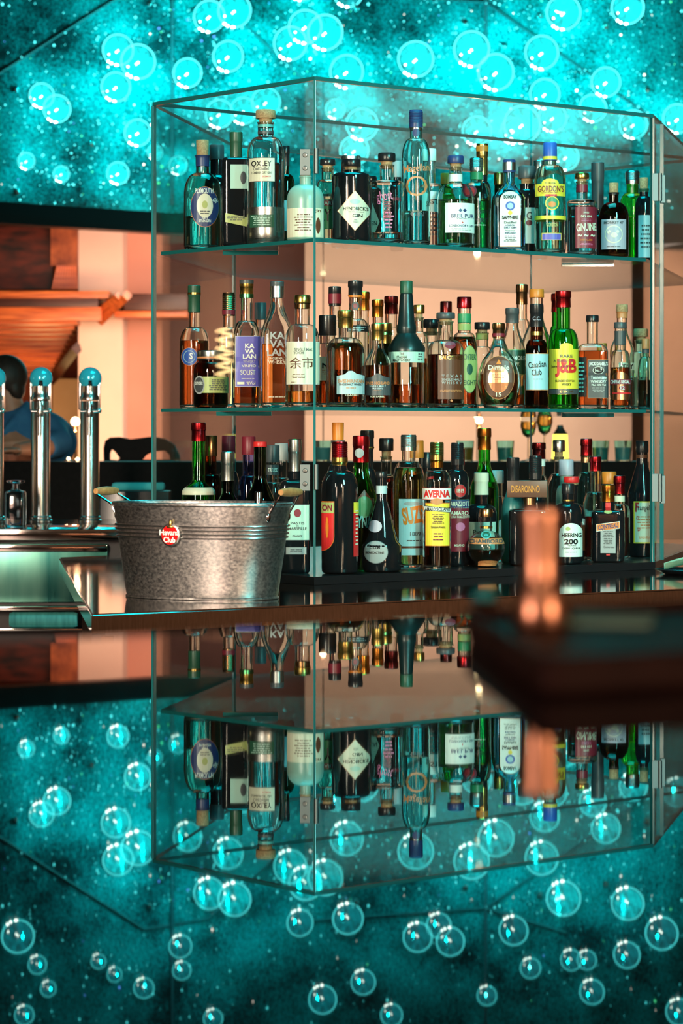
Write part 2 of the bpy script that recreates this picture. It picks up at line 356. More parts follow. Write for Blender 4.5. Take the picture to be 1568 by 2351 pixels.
# glitter: tiny light points over the panels
bm = bmesh.new(); rnd = random.Random(11)
centres = [(u, v) for (u, v, d) in RINGS]
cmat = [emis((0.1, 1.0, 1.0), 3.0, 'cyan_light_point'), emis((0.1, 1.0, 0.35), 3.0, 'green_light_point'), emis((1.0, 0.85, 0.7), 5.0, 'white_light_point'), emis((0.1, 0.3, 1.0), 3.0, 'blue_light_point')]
for k in range(2600):
    if rnd.random() < 0.55:
        c = rnd.choice(centres); u = rnd.gauss(c[0], 45); v = rnd.gauss(c[1], 45)
    else: u = rnd.uniform(-60, 1640); v = rnd.uniform(-290, 480)
    h, n = canopy(u, v)
    if not h or (v < -10 and rnd.random() < 0.75): continue
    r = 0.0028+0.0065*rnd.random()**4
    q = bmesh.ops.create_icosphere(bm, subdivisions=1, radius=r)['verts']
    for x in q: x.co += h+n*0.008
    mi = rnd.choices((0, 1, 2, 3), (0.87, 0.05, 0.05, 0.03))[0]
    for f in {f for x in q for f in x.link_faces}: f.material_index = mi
tag(link('light_points', bm, cmat, smooth=False), 'scattered tiny cyan light points sparkling all over the teal canopy panels', 'light', kind='stuff')

# ---------------------------------------------------------------- steel counter carrying the case
ZC = CZ-0.385
A = PZ(210, 1410, ZC); B = PZ(135, 1280, ZC); R1 = PZ(1568, 1352, ZC); dR = (R1-A); R2 = A+dR*2.2
poly = [A, R2, Vector((R2.x+0.3, 9.9, 0)), Vector((-0.05, 9.9, 0)), Vector((-0.45, 8.95, 0)), B]
root = empty('steel_counter', (A.x, A.y, 0)); o_ = Vector((A.x, A.y, 0))
pl = [(p.x-o_.x, p.y-o_.y) for p in poly]
bm = bmesh.new(); prism(bm, pl, ZC-0.042, ZC)
bmesh.ops.bevel(bm, geom=[e for e in bm.edges if all(v.co.z > ZC-0.01 for v in e.verts)], offset=0.004, segments=5, affect='EDGES')
link('worktop', bm, STEEL, root, False)
cc = sum((Vector((p[0], p[1], 0)) for p in pl), Vector())/len(pl)
bm = bmesh.new(); prism(bm, [(p[0]*0.9+cc.x*0.1, p[1]*0.9+cc.y*0.1) for p in pl], 0.0, ZC-0.042); link('cabinet', bm, DARKM, root, False)
for (u, v) in ((168, 1352), (207, 1452)):
    q = PZ(u+6, v-30, ZC)-o_
    bm = bmesh.new(); box(bm, q.x+0.01, q.x+0.035, q.y+0.08, q.y+0.105, 0, ZC-0.042); link('leg', bm, STEEL, root, False)
tag(root, 'brushed steel back counter with angled left end carrying the glass case and bucket', 'counter')

# ---------------------------------------------------------------- glass display case
HT = 0.925; ZT = CZ+HT
def atv(u, v, h=HT): Y = h*F/(HV-v); return Vector(((u-CU)/F*Y, Y, 0))
HEX = [atv(722, 175), atv(1500, 262), atv(1603, 362), atv(1219, 403), atv(535, 330), atv(350, 235)]
def inset(poly, d):
    out = []; n = len(poly)
    for i in range(n):
        p0, p1, p2 = poly[i-1], poly[i], poly[(i+1) % n]
        e1 = (p1-p0).normalized(); e2 = (p2-p1).normalized()
        n1 = Vector((-e1.y, e1.x, 0)); n2 = Vector((-e2.y, e2.x, 0))
        k = 1+n1.dot(n2); out.append(p1+(n1+n2)*(d/k))
    return out
def inside(poly, p, m):
    n = len(poly)
    for i in range(n):
        e = (poly[(i+1) % n]-poly[i]).normalized()
        if Vector((-e.y, e.x, 0)).dot(p-poly[i]) < m: return False
    return True
TG = 0.010; HI = inset(HEX, TG)
case = empty('display_case', (HEX[0].x, HEX[0].y, ZC)); co = Vector((HEX[0].x, HEX[0].y, ZC))
tag(case, 'tall many-sided glass display case full of bottles on the steel counter', 'display case')
Z0 = ZC+0.02
nh = len(HEX)
for i in range(nh):
    j = (i+1) % nh; quad = [HEX[i], HEX[j], HI[j], HI[i]]
    bm = bmesh.new(); a = [bm.verts.new((p.x-co.x, p.y-co.y, Z0-co.z)) for p in quad]; b = [bm.verts.new((p.x-co.x, p.y-co.y, ZT-0.010-co.z)) for p in quad]
    for k, mi in ((0, 0), (1, 1), (2, 0), (3, 1)):
        f = bm.faces.new((a[k], a[(k+1) % 4], b[(k+1) % 4], b[k])); f.material_index = mi
    for f in (bm.faces.new(a[::-1]), bm.faces.new(b)): f.material_index = 1
    fixn(bm); link('glass_wall', bm, [PANE, EDGE], case, False)
    # polished corner edge
    c = HEX[i]; bm = bmesh.new(); r = 0.0032
    box(bm, c.x-co.x-r, c.x-co.x+r, c.y-co.y-r, c.y-co.y+r, Z0-co.z, ZT-0.01-co.z, bev=0.001)
    link('corner_edge', bm, EDGE, case, False)
def plate(name, poly, z0, z1, pm=None):
    bm = bmesh.new(); prism(bm, [(p.x-co.x, p.y-co.y) for p in poly], z0-co.z, z1-co.z, 0, 1); fixn(bm)
    return link(name, bm, [pm or PANE, EDGE], case, False)
plate('top_plate', [HEX[0], HEX[1], HEX[2], HEX[5]], ZT-0.010, ZT, THIN)
plate('top_plate', [HEX[5], HEX[2], HEX[3], HEX[4]], ZT-0.010, ZT, THIN)
IN = inset(HEX, 0.022)
SH = {1: CZ+0.511, 2: CZ+0.0745, 3: ZC+0.022}
plate('shelf', IN, SH[1]-0.010, SH[1]); plate('shelf', IN, SH[2]-0.009, SH[2])
bm = bmesh.new(); prism(bm, [(p.x-co.x, p.y-co.y) for p in inset(HEX, -0.006)], 0.0005, 0.0215); link('plinth', bm, BLACK, case, False)
for (u, v, Y) in ((575, 576, 7.25), (560, 949, 7.25), (1350, 960, 7.75), (1350, 620, 7.75)):
    q = P(u, v, Y)-co; bm = bmesh.new(); zz = (SH[1]-0.022 if v < 800 else SH[2]-0.021)-co.z
    box(bm, q.x-0.075, q.x+0.075, q.y, q.y+0.03, zz, zz+0.011, Matrix.Identity(4)); link('shelf_bracket', bm, [PANE, EDGE], case, False).data.polygons.foreach_set('material_index', [1]*6)
for hv in (370, 1095): # hinges at the front corner
    q = P(703, hv, HEX[0].y)-co; bm = bmesh.new()
    box(bm, q.x-0.016, q.x+0.010, 0.002, 0.008, q.z-0.036, q.z+0.032, bev=0.001)
    h = link('hinge', bm, HINGE, case, False)
    bm = bmesh.new(); lathe(bm, [(0, -0.032), (0.006, -0.032), (0.006, 0.032), (0, 0.032)], 12, M=Matrix.Translation((q.x+0.026, -0.006, q.z))); link('barrel', bm, HINGE, h)
    for dz in (-0.018, 0.016):
        bm = bmesh.new(); lathe(bm, [(0, 0), (0.0065, 0), (0.005, 0.003), (0, 0.0035)], 14, M=Matrix.Translation((q.x-0.003, 0.002, q.z+dz)) @ Matrix.Rotation(PI/2, 4, 'X')); link('screw', bm, mat((0.25, 0.3, 0.3), 0.25, 1.0), h)
for hv in (430, 1120):
    q = P(1508, hv, HEX[1].y)-co; bm = bmesh.new()
    box(bm, q.x-0.014, q.x+0.006, q.y-0.004, q.y+0.004, q.z-0.04, q.z+0.04, bev=0.001); box(bm, q.x+0.012, q.x+0.024, q.y, q.y+0.02, q.z-0.045, q.z+0.035, bev=0.001)
    h = link('hinge', bm, HINGE, case, False)
    bm = bmesh.new(); lathe(bm, [(0, -0.04), (0.0055, -0.04), (0.0055, 0.04), (0, 0.04)], 12, M=Matrix.Translation((q.x+0.009, q.y-0.006, q.z))); link('barrel', bm, HINGE, h)
q = atv(1519, 277)-Vector((co.x, co.y, 0)); bm = bmesh.new()
box(bm, q.x-0.006, q.x+0.006, q.y-0.005, q.y+0.005, 0.02, HT+0.385-0.01, bev=0.001); link('door_edge', bm, EDGE, case, False)

# ---------------------------------------------------------------- bottles
GL = {'clear': (0.93, 0.985, 0.975), 'green': (0.10, 0.72, 0.16), 'lime': (0.35, 0.90, 0.25), 'pgreen': (0.78, 0.95, 0.84), 'blue': (0.45, 0.80, 0.98), 'aqua': (0.55, 0.93, 0.93),
      'brown': (0.30, 0.10, 0.03), 'dgreen': (0.05, 0.16, 0.07), 'violet': (0.5, 0.5, 0.9)}
LQ = {'water': (0.93, 0.97, 0.97), 'amber': (0.92, 0.42, 0.10), 'damber': (0.66, 0.17, 0.04), 'orange': (0.98, 0.38, 0.10), 'gold': (0.95, 0.62, 0.14), 'red': (0.55, 0.03, 0.02), 'dark': (0.14, 0.03, 0.015), 'green': (0.25, 0.85, 0.2)}
C = {'black': (0.012, 0.012, 0.014), 'white': (0.78, 0.80, 0.74), 'cream': (0.72, 0.68, 0.52), 'navy': (0.02, 0.04, 0.14), 'blue': (0.03, 0.10, 0.42), 'red': (0.70, 0.02, 0.02),
     'maroon': (0.22, 0.015, 0.03), 'yellow': (0.85, 0.62, 0.05), 'olive': (0.42, 0.45, 0.14), 'green': (0.03, 0.25, 0.10), 'dgreen': (0.02, 0.09, 0.05), 'lblue': (0.35, 0.58, 0.62),
     'teal': (0.10, 0.42, 0.40), 'orange': (0.75, 0.20, 0.02), 'brown': (0.12, 0.035, 0.015), 'grey': (0.35, 0.36, 0.36), 'lav': (0.42, 0.40, 0.48), 'mint': (0.42, 0.62, 0.52),
     'violet': (0.12, 0.10, 0.45), 'pink': (0.62, 0.15, 0.30), 'copper': (0.60, 0.22, 0.08), 'dgrey': (0.06, 0.065, 0.07), 'paleblue': (0.45, 0.55, 0.58)}
MET = {'gold': (0.80, 0.50, 0.14), 'silver': (0.72, 0.72, 0.70), 'bronze': (0.45, 0.22, 0.10), 'redfoil': (0.75, 0.03, 0.04), 'copperm': (0.85, 0.42, 0.22), 'orangefoil': (0.9, 0.28, 0.04), 'maroonfoil': (0.28, 0.03, 0.03), 'greenfoil': (0.12, 0.45, 0.2)}
def cmt(c):
    if c == 'cork': return CORK
    if c in MET: return mat(MET[c], 0.24, 1.0, c+'_foil')
    if c == 'black': return mat(C['black'], 0.25, 0, 'black_plastic')
    return mat(C[c], 0.38, 0, c+'_paper')
TC = {}
def textbm(s, bold=0.0):
    key = (s, bold)
    if key not in TC:
        cu = bpy.data.curves.new('t', 'FONT'); cu.body = s; cu.size = 1; cu.align_x = 'CENTER'; cu.align_y = 'CENTER'; cu.offset = bold; cu.resolution_u = 3; cu.space_line = 0.85
        ob = bpy.data.objects.new('t', cu); col.objects.link(ob); bpy.context.view_layer.update()
        me = bpy.data.meshes.new_from_object(ob.evaluated_get(bpy.context.evaluated_depsgraph_get()))
        bpy.data.objects.remove(ob); bpy.data.curves.remove(cu); TC[key] = me
    bm = bmesh.new(); bm.from_mesh(TC[key]); return bm
def fit(bm, cx, cz, w, h):
    xs = [v.co.x for v in bm.verts]; ys = [v.co.y for v in bm.verts]
    if not xs: return bm
    mx, my = (min(xs)+max(xs))/2, (min(ys)+max(ys))/2; sx = w/max(1e-6, max(xs)-min(xs)); sy = h/max(1e-6, max(ys)-min(ys))
    for v in bm.verts: v.co = Vector((cx+(v.co.x-mx)*sx, cz+(v.co.y-my)*sy, 0))
    return bm
def outline(kind, cx, cz, w, h):
    if kind == 'ell': return [(cx+w/2*math.cos(2*PI*k/36), cz+h/2*math.sin(2*PI*k/36)) for k in range(36)]
    if kind == 'dia': return [(cx-w/2, cz), (cx, cz-h/2), (cx+w/2, cz), (cx, cz+h/2)]
    if kind == 'arch':
        r = min(w/2, h*0.3); return [(cx-w/2, cz-h/2), (cx+w/2, cz-h/2)]+[(cx+w/2*math.cos(PI*k/14), cz+h/2-r+r*math.sin(PI*k/14)) for k in range(15)]
    if kind == 'mount': return [(cx-w/2, cz-h/2), (cx+w/2, cz-h/2), (cx+w/2, cz+h*0.3), (cx+w*0.2, cz+h*0.38), (cx+w*0.06, cz+h*0.5), (cx-w*0.08, cz+h*0.5), (cx-w*0.22, cz+h*0.35), (cx-w/2, cz+h*0.28)]
    if kind == 'slant': return [(cx-w/2, cz-h/2+h*0.35), (cx+w/2, cz-h/2-h*0.15), (cx+w/2, cz+h/2-h*0.35), (cx-w/2, cz+h/2+h*0.15)]
    if kind == 'rise': return [(cx-w/2, cz-h/2-h*0.15), (cx+w/2, cz-h/2+h*0.25), (cx+w/2, cz+h/2+h*0.15), (cx-w/2, cz+h/2-h*0.25)]
    if kind == 'tongue': return [(cx-w/2, cz+h/2), (cx-w/2, cz-h/2)]+[(cx-w/2+w*math.sin(PI/2*k/8), cz-h/2+h*0.3*(1-math.cos(PI/2*k/8))) for k in range(1, 9)]+[(cx+w/2, cz+h/2)]
    return [(cx-w/2, cz-h/2), (cx+w/2, cz-h/2), (cx+w/2, cz+h/2), (cx-w/2, cz+h/2)]
class Surf:
    def __init__(s, prof, n, dr, nr): s.prof, s.n, s.dr, s.nr = prof, n, dr, nr
    def rad(s, z):
        p = s.prof
        for (r0, z0), (r1, z1) in zip(p, p[1:]):
            if z1 > z0 and z0 <= z <= z1: return r0+(r1-r0)*(z-z0)/(z1-z0)
        return p[-1][0]
    def at(s, x, z, off):
        r = s.rad(z); n, d = s.n, s.dr
        if r <= s.nr*1.02: n, d = 2.0, 1.0
        else: t = min(1, (r-s.nr)/(s.nr*0.9)); n = 2+(n-2)*t; d = 1+(d-1)*t
        x = max(-0.975*r, min(0.975*r, x)); y = -r*d*(1-abs(x/r)**n)**(1/n); k = 1+off/max(0.004, r*min(1, d))
        return Vector((x*k, y*k, z))
def wrap(bm, S, off, step, zstep=None):
    xs = [v.co.x for v in bm.verts]; ys = [v.co.y for v in bm.verts]
    if not xs: return
    x = min(xs)+step
    while x < max(xs):
        bmesh.ops.bisect_plane(bm, geom=bm.verts[:]+bm.edges[:]+bm.faces[:], plane_co=(x, 0, 0), plane_no=(1, 0, 0)); x += step
    if zstep:
        z = min(ys)+zstep
        while z < max(ys):
            bmesh.ops.bisect_plane(bm, geom=bm.verts[:]+bm.edges[:]+bm.faces[:], plane_co=(0, z, 0), plane_no=(0, 1, 0)); z += zstep
    for v in bm.verts: v.co = S.at(v.co.x, v.co.y, off)
PLACED = {1: [], 2: [], 3: []}; BOT = []
ROWD = {0: 0.060, 1: 0.068, 2: 0.17, 3: 0.27}
LDIR = (HEX[5]-HEX[0]).normalized(); RDIR = (HEX[1]-HEX[0]).normalized()
def bottle(sh, u, vt, w, row, glass='clear', liq=None, lvl=0.0, cap='black', sty='cap', s=0.62, k=0.76, c=0.86, nw=None, n=2.0, dr=1.0,
           shape='round', desc='', kind='liquor_bottle', bands=(), labels=(), capw=1.0, rough=0.0, flute=0):
    nw = nw or w*0.36
    # find the place: along the viewing ray of column u, at the row's depth, pushed back until free
    d = ROWD[row]; face = (HEX[0], LDIR, Vector((LDIR.y, -LDIR.x, 0))) if u < 722 else (HEX[0], RDIR, Vector((-RDIR.y, RDIR.x, 0)))
    nrm = face[2] if face[2].y > 0 else -face[2]
    ray = Vector(((u-CU)/F, 1, 0))
    for it in range(80):
        t = (nrm.dot(HEX[0])+d)/nrm.dot(ray); pos = ray*t; R = w/2/F*t; ok = inside(IN, pos, R+0.004)
        if ok:
            for (q, rq) in PLACED[sh]:
                if (q-pos).length < (R+rq)*1.0+0.002: ok = False; break
        if ok: break
        d += 0.006
    PLACED[sh].append((pos.copy(), R)); pos.z = SH[sh]+0.0008; Y = pos.y
    H = CZ+(HV-vt)/F*Y-pos.z; nr = nw/2/F*Y
    root = empty(kind, pos, -math.atan2(pos.x, pos.y))
    ns, zs, zk, zc = [], s*H, k*H, c*H
    prof = [(0, 0.004), (R*0.6, 0.003), (R*0.86, 0.0), (R*0.97, 0.004), (R, 0.012)]
    if shape == 'globe':
        prof = [(0, 0.003), (R*0.35, 0.0), (R*0.5, 0.003)]+[(R*max(0.5, math.sin(a)), 0.003+(zk)*(0.5-0.5*math.cos(a))) for a in [0.6+(PI-1.15)*i/14 for i in range(15)]]
        prof = [p for p in prof if p[1] < zk*0.97]+[(nr, zk)]
    elif shape == 'dimple':
        prof = [(0, 0.003), (R*0.6, 0.0), (R*0.72, 0.006), (R*0.92, 0.14*H), (R, 0.30*H), (R*0.96, 0.42*H), (R*0.78, 0.56*H), (R*0.5, 0.66*H), (nr*1.1, zk*0.985), (nr, zk)]
    elif shape == 'waist':
        prof += [(R, 0.30*H), (R*0.92, 0.34*H), (R*0.98, 0.40*H), (R, zs)]
    if shape not in ('globe', 'dimple'):
        if shape != 'waist': prof.append((R, zs))
        m = 10
        for i in range(1, m+1):
            t = i/m
            if shape in ('round', 'waist'): prof.append((nr+(R-nr)*math.cos(t*PI/2)**0.9 if i < m else nr, zs+(zk-zs)*math.sin(t*PI/2)))
            elif shape == 'slope': q = t*t*(3-2*t); prof.append((R+(nr-R)*q, zs+(zk-zs)*t))
            elif shape == 'square': prof.append((nr+(R-nr)*(1-t**5)**0.4 if i < m else nr, zs+(zk-zs)*t))
            elif shape == 'cone': prof.append((R+(nr-R)*t, zs+(zk-zs)*t))
            elif shape == 'bulb': q = t**0.6*(1-0.12*math.sin(t*PI)); prof.append((R+(nr-R)*min(1, q), zs+(zk-zs)*t)) if i < m else prof.append((nr, zk))
    prof += [(nr, zc-0.004), (nr*1.1, zc-0.003), (nr*1.1, zc)] if sty in ('cork', 'stop') else [(nr, zc)]
    S = Surf(prof, n, dr, nr)
    opaque = glass in ('black', 'ceramic', 'frost', 'teal')
    bm = bmesh.new(); seg = 36
    if opaque:
        lathe(bm, prof+[(0, zc)], seg, n, dr, nr=nr); fixn(bm)
        gm = {'black': mat((0.006, 0.008, 0.010), 0.06, 0, 'black_glass', 0.8), 'ceramic': mat((0.05, 0.06, 0.06), 0.3), 'frost': mat((0.26, 0.40, 0.33), 0.3, 0, 'frosted_glass'), 'teal': mat((0.03, 0.22, 0.23), 0.3, 0, 'frosted_teal_glass')}[glass]
        link('glass_body', bm, gm, root)
    else:
        t = 0.0028
        inner = [(max(0, r-t), z) for (r, z) in prof if z >= 0.012]; inner = [(0, 0.0085), (inner[0][0]*0.8, 0.009), (inner[0][0]*0.96, 0.0105)]+[(r, max(z, 0.0115)) for (r, z) in inner]
        nr2 = nr
        lathe(bm, prof, seg, n, dr, nr=nr2); nf = len(bm.faces)
        lathe(bm, inner[::-1], seg, n, dr, nr=nr2)
        bm.verts.ensure_lookup_table()
        # close the mouth: ring between outer top and inner top
        per = [v for v in bm.verts if abs(v.co.z-zc) < 1e-7]
        if len(per) == 2*seg:
            oo, ii = per[:seg], per[seg:]
            for i in range(seg): bm.faces.new((oo[i], oo[(i+1) % seg], ii[(i+1) % seg], ii[i]))
        fixn(bm); link('glass_body', bm, glassm(GL[glass], rough), root)
        if liq:
            zl = lvl*H; lp = []
            for (r, z) in inner:
                if z < zl: lp.append((max(0, r-0.0004), z+0.0006))
            rl = S.rad(zl)-t-0.0004
            if len(lp) > 3 and rl > 0:
                lp += [(rl, zl), (rl*0.98, zl+0.0004), (0, zl)]
                bm = bmesh.new(); lathe(bm, lp, seg, n, dr, nr=nr2); fixn(bm); link('liquid', bm, glassm(LQ[liq], 0.0, 1.34, 'spirit'), root)
    # closure
    cr = nr*1.12*capw; bm = bmesh.new(); z0 = zc
    if sty == 'cap': cpf = [(0, z0), (cr, z0), (cr*1.02, z0+0.002), (cr, H-0.002), (cr*0.93, H), (0, H)]
    elif sty == 'foil':
        cpf = [(0, z0), (cr*0.98, z0), (cr*0.95, z0+(H-z0)*0.55), (cr*0.98, z0+(H-z0)*0.57), (cr*1.04, z0+(H-z0)*0.64), (cr*1.02, H-0.002), (cr*0.9, H), (0, H)]
    elif sty == 'screw':
        cpf = [(0, z0), (cr, z0)]
        m = 8
        for i in range(m):
            zz = z0+(H-z0)*(0.25+0.7*i/m); cpf += [(cr, zz), (cr*1.05, zz+0.001), (cr*0.99, zz+0.0024)]
        cpf += [(cr*0.94, H), (0, H)]
    elif sty == 'stop':     # wide flat stopper top over a cork plug
        cpf = [(0, z0+(H-z0)*0.3), (cr*1.1, z0+(H-z0)*0.3), (cr*1.14, z0+(H-z0)*0.36), (cr*1.14, H-0.003), (cr*1.05, H), (0, H)]
        b2 = bmesh.new(); lathe(b2, [(0, z0-0.010), (nr*0.8, z0-0.010), (nr*0.86, z0+(H-z0)*0.3), (0, z0+(H-z0)*0.3)], 20); link('cork_plug', b2, CORK, root)
    elif sty == 'cork': cpf = [(0, z0), (cr*0.82, z0), (cr*0.88, H-0.002), (cr*0.82, H), (0, H)]
    elif sty == 'block':
        box(bm, -w*0.54/F*Y, w*0.42/F*Y, -nr*1.6, nr*1.6, z0, H, bev=0.002); cpf = None
    if cpf: lathe(bm, cpf, 28)
    fixn(bm); cap_ob = link('stopper' if sty in ('stop', 'cork') else 'cap', bm, cmt(cap), root)
    if sty == 'block':
        tb = fit(textbm('DISARONNO', 0.012), -0.10*2*R, (z0+H)/2, R*1.35, (H-z0)*0.42)
        for v in tb.verts: v.co = Vector((v.co.x, -nr*1.6-0.0006, v.co.y))
        link('lettering', tb, cmt('gold'), cap_ob, False)
    for (f0, f1, bc) in bands:
        bm = bmesh.new(); m = 6; pr = [(S.rad(H*(f0+(f1-f0)*i/m))+0.0008 if H*(f0+(f1-f0)*i/m) < zc else cr*1.02+0.0006, H*(f0+(f1-f0)*i/m)) for i in range(m+1)]
        pr = [(pr[0][0]-0.0006, pr[0][1])]+pr+[(pr[-1][0]-0.0006, pr[-1][1])]
        lathe(bm, pr, 28, n if pr[2][0] > nr*1.3 else 2, dr if pr[2][0] > nr*1.3 else 1, nr=nr if pr[2][0] > nr*1.3 else None); link('neck_band', bm, cmt(bc), root)
    W = 2*R; last = None; lo = 0.0007
    for L in labels:
        if L[0] == 'T':      # text: string, cx, cz, w, h, colour, bold
            _, tx, cx, cz, ww, hh, tcx = L[:7]; bd = L[7] if len(L) > 7 else 0.012
            bm = fit(textbm(tx, bd), cx*W, cz*H, ww*W, hh*H)
            if len(L) > 8:   # tilt in degrees
                a = math.radians(L[8])
                for v in bm.verts:
                    x, z = v.co.x-cx*W, v.co.y-cz*H; v.co = Vector((cx*W+x*math.cos(a)-z*math.sin(a), cz*H+x*math.sin(a)+z*math.cos(a), 0))
            wrap(bm, S, lo+0.0007, W/14, H/30 if hh > 0.05 else None); link('lettering', bm, cmt(tcx), last or root, False)
        elif L[0] == 'X':    # lines of fine print: cx, cz, w, h, count, colour
            _, cx, cz, ww, hh, cnt, tcx = L; bm = bmesh.new(); rr = random.Random(int(u)+int(cz*100))
            for i in range(cnt):
                zz = (cz+hh/2-hh*(i+0.5)/cnt)*H; half = ww*W/2*rr.uniform(0.6, 1); x = cx*W-half
                while x < cx*W+half:
                    l = rr.uniform(0.004, 0.012)*min(1, W/0.08); x1 = min(x+l, cx*W+half)
                    vs = [bm.verts.new((a, b, 0)) for a, b in ((x, zz-hh*H/cnt*0.2), (x1, zz-hh*H/cnt*0.2), (x1, zz+hh*H/cnt*0.2), (x, zz+hh*H/cnt*0.2))]; bm.faces.new(vs); x = x1+0.0016
            wrap(bm, S, lo+0.0007, W/12); link('fine_print', bm, cmt(tcx), last or root, False)
        else:                # label shape: kind, cx, cz, w, h, colour[, border colour]
            kd, cx, cz, ww, hh, lc = L[:6]
            if len(L) > 6:
                bm = bmesh.new(); bm.faces.new([bm.verts.new((x, y, 0)) for x, y in outline(kd, cx*W, cz*H, ww*W+0.003, hh*H+0.003)]); bmesh.ops.triangulate(bm, faces=bm.faces[:])
                wrap(bm, S, lo, W/14, H/26); last = link('label_border', bm, cmt(L[6]), root, False)
            lo += 0.0005
            bm = bmesh.new(); bm.faces.new([bm.verts.new((x, y, 0)) for x, y in outline(kd, cx*W, cz*H, ww*W, hh*H)]); bmesh.ops.triangulate(bm, faces=bm.faces[:])
            wrap(bm, S, lo, W/14, H/26); fixn(bm); last = link('label', bm, cmt(lc), root, False)
    BOT.append((root, sh, u, row, desc, d)); return root, S, H, R
B_ = bottle
T, X = 'T', 'X'
# ---- top shelf, front row, left to right
B_(1, 465, 322, 86, 1, 'pgreen', 'water', 0.30, 'cork', 'cork', 0.50, 0.70, 0.86, 30, desc='clear gin bottle with round navy ship label and cork', kind='gin_bottle',
   bands=((0.76, 0.86, 'navy'),), labels=[('ell', 0.06, 0.38, 0.72, 0.36, 'navy', 'copper'), ('ell', 0.06, 0.39, 0.42, 0.22, 'cream'), (T, 'PLYMOUTH', 0.04, 0.525, 0.46, 0.045, 'white', 0.02), (T, 'GIN', 0.32, 0.44, 0.12, 0.04, 'white', 0.02, -50),
   ('ell', 0.06, 0.40, 0.14, 0.07, 'olive'), (T, 'NAVY\nSTRENGTH', 0.06, 0.265, 0.30, 0.05, 'white', 0.02), (X, 0.06, 0.33, 0.3, 0.04, 2, 'dgrey')])
B_(1, 542, 303, 66, 1, 'black', None, 0, 'dgreen', 'foil', 0.72, 0.775, 0.78, 26, n=5, dr=0.9, shape='square', desc='near-black square gin bottle with slanted olive band', kind='gin_bottle',
   labels=[('rect', 0.12, 0.60, 0.62, 0.21, 'mint'), ('ell', 0.24, 0.59, 0.20, 0.11, 'dgrey'), ('slant', 0.10, 0.22, 0.9, 0.10, 'olive'), (X, 0.0, 0.24, 0.6, 0.05, 3, 'dgrey')])
B_(1, 610, 253, 86, 1, 'clear', 'water', 0.60, 'cork', 'stop', 0.66, 0.80, 0.91, 36, desc='tall clear gin bottle with silver lower sleeve and white label', kind='gin_bottle',
   bands=((0.0, 0.27, 'silver'), (0.82, 0.84, 'dgrey'), (0.87, 0.89, 'teal')), labels=[('rect', -0.10, 0.545, 0.66, 0.17, 'cream', 'dgrey'), (T, 'OXLEY', -0.11, 0.59, 0.52, 0.042, 'black', 0.02), (T, 'Cold Distilled', -0.12, 0.552, 0.40, 0.025, 'dgrey'), (T, 'LONDON DRY GIN', -0.11, 0.522, 0.50, 0.018, 'black'), (T, '0124439', 0.02, 0.493, 0.22, 0.013, 'red'),
   ('rect', -0.10, 0.165, 0.62, 0.095, 'dgreen'), (X, -0.1, 0.17, 0.55, 0.08, 5, 'mint')])
B_(1, 701, 388, 86, 1, 'frost', None, 0, 'cork', 'cork', 0.55, 0.78, 0.90, 26, desc='pale frosted gin bottle with parchment coloured label and cork', kind='gin_bottle',
   labels=[('rect', 0.0, 0.24, 0.94, 0.40, 'cream'), (X, -0.05, 0.24, 0.5, 0.25, 7, 'brown'), (T, 'gin', 0.30, 0.40, 0.2, 0.06, 'brown'), ('ell', 0.33, 0.20, 0.12, 0.22, 'brown')])
B_(1, 806, 366, 88, 1, 'black', None, 0, 'black', 'stop', 0.74, 0.84, 0.87, 34, shape='square', desc='black apothecary gin bottle with cream diamond label', kind='gin_bottle',
   labels=[('dia', 0.10, 0.36, 0.88, 0.48, 'cream', 'copper'), (T, "HENDRICK'S", 0.12, 0.385, 0.64, 0.045, 'black', 0.02), (T, 'GIN', 0.16, 0.30, 0.26, 0.04, 'black', 0.02), (X, 0.12, 0.345, 0.56, 0.018, 1, 'dgrey'), ('ell', 0.1, 0.47, 0.26, 0.06, 'mint'), (X, 0.12, 0.235, 0.14, 0.04, 3, 'dgrey')])
B_(1, 888, 352, 80, 1, 'clear', 'water', 0.12, 'black', 'stop', 0.62, 0.70, 0.87, 32, shape='square', desc='clear round gin bottle with pink script and dark stopper', kind='gin_bottle',
   labels=[(T, 'ghost', -0.06, 0.50, 0.44, 0.14, 'pink', 0.0, 8), (T, 'REDHAN', 0.02, 0.36, 0.48, 0.08, 'maroon', 0.03, 90), (T, 'HAN', 0.28, 0.48, 0.22, 0.04, 'maroon'), (X, 0.05, 0.25, 0.3, 0.2, 5, 'pink')])
B_(1, 955, 253, 66, 1, 'aqua', 'water', 0.25, 'navy', 'screw', 0.64, 0.79, 0.87, 28, desc='tall pale blue gin bottle with copper script and navy cap', kind='gin_bottle',
   bands=((0.85, 0.87, 'silver'),), labels=[(T, 'Magellan', 0.02, 0.555, 0.86, 0.07, 'copper', 0.01, 6), ('ell', 0.0, 0.40, 0.02, 0.16, 'copper'), (T, 'O', 0.02, 0.43, 0.72, 0.15, 'copper', -0.01), (T, 'GIN', 0.05, 0.225, 0.44, 0.035, 'dgrey'), ('ell', 0, 0.83, 0.24, 0.06, 'navy')])
